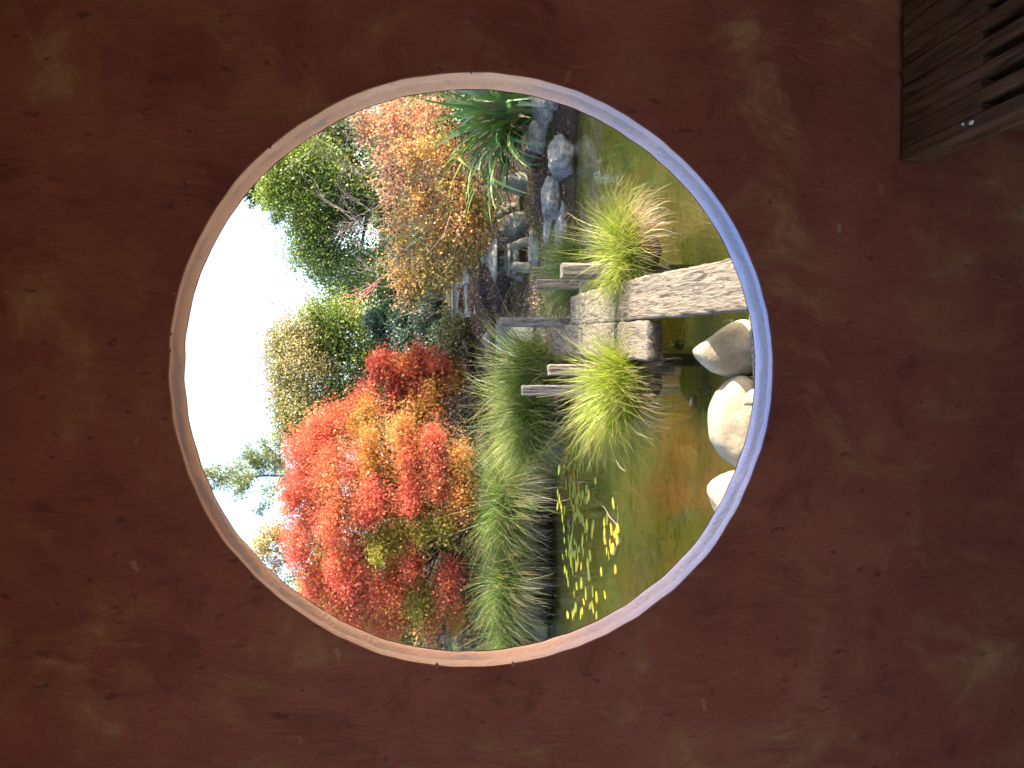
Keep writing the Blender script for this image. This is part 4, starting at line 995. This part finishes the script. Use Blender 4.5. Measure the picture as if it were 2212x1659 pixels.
def ball(x, y, z, r, rz=None, pal=0, den=1.0): return (Vector((x, y, z)), (r, r, rz or r), pal, den)
for nm, lab, x, y, bl in [('evergreen_tree', 'broad evergreen tree on the right bank beyond the right rim, nearest the bridge', 7.6, 9.3, [ball(7.5, 9.0, 4.0, 1.1), ball(7.6, 10.0, 4.3, 1.0), ball(7.7, 9.4, 5.2, .9), ball(7.4, 9.6, 3.2, 1.0)]),
                          ('evergreen_shrub', 'rounded evergreen shrub on the right bank beyond the right rim', 7.3, 11.7, [ball(7.3, 11.2, 1.6, 1.0), ball(7.3, 12.2, 1.8, 1.0), ball(7.4, 11.7, 2.6, .9), ball(7.4, 13.0, 1.8, 1.0), ball(7.4, 13.2, 2.8, .7)]),
                          ('evergreen_tree', 'tall evergreen tree on the slope beyond the right rim', 8.2, 16.6, [ball(8.0, 16.0, 4.6, 1.2), ball(8.1, 17.2, 4.8, 1.2), ball(8.2, 16.6, 6.0, 1.1), ball(8.0, 17.8, 6.0, 1.0), ball(8.0, 15.4, 5.6, .8), ball(8, 16.6, 3.4, 1.2)])]:
    tree(nm, lab, (x, y, hz(x, y)), bl, 'oval', .12, [DGR], M['green'], M['greybark'], nper=90, nclump=34 if 'tree' in nm else 20, trunk_r=.12, fork=.5, clump_r=.5, cat='tree' if 'tree' in nm else 'shrub')
# ------------------------------------------------------------------ shrubs that close the view under the trees
def shrub(label, blobs, pal, size, nper=110, nclump=14, clump=.35, name='shrub', shape='oval', bark=None, **k):
    c = sum((b[0] for b in blobs), Vector()) / len(blobs); base = (c.x, c.y, hz(c.x, c.y))
    return tree(name, label, base, blobs, shape, size, [pal], M['green'], bark or M['bark'], nper=nper, nclump=nclump, trunk_r=.035, fork=.25, clump_r=clump, cat='shrub', stems=3, **k)
shrub('dark blue green shrub above the slope right of the crimson maple', [B(880, 745, 36, 45, 22), B(920, 700, 36, 45, 21.5), B(925, 770, 34, 40, 21.5), B(870, 690, 30, 40, 22.5), B(950, 740, 24, 45, 21)], TEAL + [(.05, .09, .035)], .085)
shrub('sunlit yellow green shrub behind the spiky plant', [B(885, 650, 34, 34, 24), B(890, 610, 34, 34, 24), B(850, 650, 24, 30, 25), B(920, 640, 22, 40, 23.5)], GRN, .10)
shrub('dark shrub behind the golden maple branches', [B(880, 540, 50, 60, 22), B(930, 480, 50, 60, 21), B(900, 420, 60, 60, 21), B(960, 560, 40, 50, 20), B(980, 440, 40, 60, 19.5), B(835, 480, 40, 60, 23), B(825, 400, 40, 60, 23), B(830, 580, 40, 55, 23), B(850, 650, 34, 45, 23.5), B(830, 330, 40, 50, 23)], DGR, .10, nclump=12)
shrub('dark shrub behind the orange maple at the right rim', [B(880, 250, 60, 70, 20), B(950, 230, 60, 60, 19), B(860, 330, 50, 60, 21), B(960, 320, 50, 60, 19), B(1010, 250, 40, 60, 17.5)], DGR, .10, nclump=12)
shrub('olive shrub on the slope under the dark blue green shrub', [B(960, 720, 20, 30, 19), B(985, 750, 20, 26, 18.6), B(1000, 715, 20, 26, 18.2), B(975, 700, 14, 20, 18.6)], [(.10, .11, .035), (.14, .14, .045), (.08, .085, .03)], .07, nclump=9)
shrub('dark hedge filling the gap below the olive tree', [B(870, 800, 40, 60, 25), B(860, 880, 40, 60, 25), B(900, 930, 40, 60, 24), B(880, 1000, 50, 70, 24), B(880, 1100, 50, 70, 24), B(870, 1200, 50, 70, 24), B(870, 1300, 50, 70, 24), B(880, 1400, 50, 60, 23)], DGR + [(.09, .10, .035)], .12, nclump=14, clump=.5)
UND = [(.13, .12, .03), (.20, .17, .04), (.09, .10, .03), (.22, .13, .05)]
shrub('low olive undergrowth with brown twigs under the scarlet maple', [B(960, 1180, 40, 55, 17.4), B(990, 1250, 34, 50, 17.0), B(940, 1290, 40, 55, 17.4), B(1000, 1330, 34, 50, 16.8), B(950, 1370, 40, 50, 17.2), B(1030, 1390, 30, 45, 16.0), B(1000, 1120, 24, 45, 17.2), B(1015, 1200, 24, 45, 16.4), B(1020, 1280, 24, 45, 16.2), B(1000, 1060, 20, 40, 16.6), B(985, 1200, 24, 45, 16.8)], UND, .07, nper=60, nclump=14, clump=.4, bark=M['greybark'], twig_out=3)
shrub('olive gold thicket closing the gaps behind the scarlet maple', [B(px_, py_, 55, 65, 21.5) for px_ in (715, 800, 880) for py_ in (960, 1060, 1160, 1255, 1340)], OLV + [(.16, .19, .04), (.40, .20, .05)], .10, nper=110, nclump=13, clump=.5)
shrub('dark brown undergrowth behind the left sedges', [B(1010, 960, 26, 50, 17.2), B(990, 900, 26, 50, 17.6), B(1020, 1020, 24, 50, 16.8), B(1025, 880, 20, 40, 17)], [(.035, .035, .022), (.055, .045, .03), (.07, .05, .035)], .075, nper=90, nclump=14)
shrub('leafy weeds on the bank at the left rim', [B(1075, 1385, 24, 34, 15.6), B(1050, 1350, 16, 34, 15.9), B(1095, 1395, 16, 24, 15.3)], [(.16, .22, .05), (.30, .30, .09), (.36, .25, .12), (.12, .19, .05)], .06, nper=60, nclump=12, clump=.28, twig_out=2)
# spiky dark plant on the crest
sp_ = at(945, 655, 21); spz = hz(sp_.x, 21)
spk = empty('cordyline_plant', (sp_.x, 21, sp_.z - .15), 'dark spiky leaved plant on the crest above the plank seat', 'plant')
V, F, c = blades(120, (0, 0, 0), .10, 1.0, (0, 0), .75, .35, .04, [(.035, .05, .035), (.05, .06, .04), (.03, .04, .03)])
o = link('spikes', np_mesh('spikes', V, F, c), M['green'], spk); o['kind'] = 'stuff'
t_ = Tubes(); t_.add([(0, 0, spz - sp_.z - .1), (0, 0, 0), (0, 0, .12)], [.07, .06, .05], 8); t_.build('stem', M['bark'], spk, (0, 0, 0))

# ------------------------------------------------------------------ ground cover, litter
def scatter_blades(name, label, n, xr, yr, L, cols, mask, width=.012, lean=.6, droop=1.3, cat='grass'):
    bx = rng.uniform(*xr, n * 3); by = rng.uniform(*yr, n * 3); k = mask(bx, by); bx, by = bx[k][:n], by[k][:n]
    V, F, c = blades(len(bx), (0, 0, 0), 1, L, (0, 0), lean, droop, width, cols, K=3)
    z = height(bx, by); off = np.stack([bx, by, z], 1)
    V = V.reshape(len(bx), -1, 3); V = V - V[:, :1, :] + off[:, None, :]
    return tag(link(name, np_mesh(name, V.reshape(-1, 3), F, c), M['blade']), label, cat, kind='stuff')
scatter_blades('dark_ground_cover', 'blackish purple mondo grass covering the shaded slope', 26000, (-2.6, 3.2), (13.2, 20), .26, [(.022, .02, .026), (.04, .03, .042), (.06, .04, .055), (.03, .035, .03), (.09, .06, .075)],
               lambda x, y: (y - shore(x) > .9) & (np.sin(x * 2.1 + y) + np.sin(y * 1.7 - x * 1.3) > -1.1) & ~((x > 1.3) & (y < 15)) & ~((x > .9) & (x < 2.6) & (y > 16.6)))
scatter_blades('bank_grass', 'green grass along the bank behind the sedges', 20000, (-8, -.6), (13.5, 17.5), .38, DEEP + UND, lambda x, y: (y - shore(x) > .25))
n = 30000; bx = rng.uniform(-7, 6, n); by = rng.uniform(11.4, 19, n); k = (by - shore(bx) > .05); bx, by = bx[k], by[k]
C = np.stack([bx, by, height(bx, by) + .012], 1)
LC = np.array([(.20, .10, .075), (.26, .13, .09), (.15, .07, .055), (.32, .18, .11), (.30, .20, .17)])
me = leaves_mesh('leaf_litter', C, .05, LC[rng.integers(0, 5, len(C))], 'oval', 0, 1.6); me2 = me
tag(link('leaf_litter', me, M['litter']), 'brown fallen leaves covering the banks', 'leaves', kind='stuff')

# ------------------------------------------------------------------ floating pond leaves: each its own thing
def pad_mesh(seed, r0):
    r = random.Random(seed); V = [(0, 0, .003)]; n = 14
    for k in range(n):
        th = 2 * math.pi * k / n; rr = 1 + r.uniform(-.05, .05)
        V.append((math.cos(th) * r0 * rr, math.sin(th) * r0 * .72 * rr, .004 + .006 * max(0, mn.noise(Vector((th, seed, 0))))))
    F = [(0, 1 + k, 1 + (k + 1) % n) for k in range(n)]
    return V, F
pads = {}
for nm, cols in {'g': [(.22, .25, .03), (.28, .28, .035), (.16, .21, .04), (.36, .30, .04)], 'y': [(.42, .30, .02), (.46, .26, .02), (.34, .29, .03)]}.items():
    pads[nm] = []
    for i, c in enumerate(cols):
        V, F = pad_mesh(i * 7 + (3 if nm == 'y' else 0), .088 if nm == 'g' else .072)
        me = np_mesh('floating_leaf', V, F, np.tile(np.array(c), (len(V), 1)), smooth=True); me.materials.append(M['pad']); pads[nm].append(me)
placed = []
def pad(px, py, kind):
    p = on(px, py, WZ + .004)
    if any((q - p).length < .085 for q in placed): return
    placed.append(p.copy())
    o = bpy.data.objects.new('floating_leaf', random.choice(pads[kind])); COL.objects.link(o)
    o.location = p + Vector((0, 0, random.uniform(0, .006))); o.rotation_euler = (random.gauss(.04, .05), random.gauss(0, .05), random.gauss(0, .6)); s = random.uniform(.7, 1.15); o.scale = (s, s, s)
    if kind == 'y': tag(o, 'golden yellow oval leaf floating in front of the green pond leaves', 'leaf', 'yellow floating leaves')
    else: tag(o, 'green oval leaf floating on the dark water before the sedges', 'leaf', 'green floating leaves')
rr = random.Random(5); cnt = 0
for i in range(400):
    py = rr.uniform(955, 1345); px = rr.gauss(1243, 22)
    lo = 1203 if py < 1100 else 1208 + (py - 1100) * .08; hi = 1290
    if px < lo or px > hi: continue
    if abs(py - 1120) > 120 and rr.random() < .55: continue
    pad(px, py, 'g'); cnt += 1
    if cnt > 130: break
for (px, py) in [(1326, 1087), (1313, 1122), (1322, 1143), (1332, 1148), (1336, 1140), (1328, 1155), (1322, 1158), (1306, 1128), (1307, 1150), (1334, 1165), (1318, 1172), (1324, 1185), (1312, 1190), (1307, 1165), (1316, 1200), (1262, 1300), (1258, 1320), (1275, 1310), (1300, 1235), (1308, 1285), (1290, 1290), (1330, 1230), (1240, 1022), (1242, 1030)]: pad(px, py, 'y')
# twigs in the water
def stick(p0, p1, r, label, mat=None):
    a, b = Vector(p0), Vector(p1); t = Tubes(); t.add(curve_pts(a, b, 6, 0, .05), [r, r, r * .9, r * .8, r * .6, r * .5, r * .3], 5)
    o = t.build('stick', mat or M['palebark'], None, a); o.location = a; tag(o, label, 'stick')
stick(on(1333, 1137, WZ), on(1300, 1092, WZ + .10), .005, 'thin pale stick rising from the yellow floating leaves')
stick(on(1325, 1200, WZ + .01), on(1342, 1160, WZ + .03), .008, 'brown stick lying among the yellow floating leaves')
stick(on(1350, 1018, WZ + .004), on(1328, 994, WZ + .05), .004, 'thin pale stick standing alone in open water')
a = at(1000, 735, 17.5); stick(a, at(1012, 765, 17.2), .025, 'dark fallen branch lying on the shaded slope', M['bark'])
stick(at(985, 760, 17.6), at(1010, 740, 17.2), .02, 'crooked dark branch crossing the fallen branch', M['bark'])
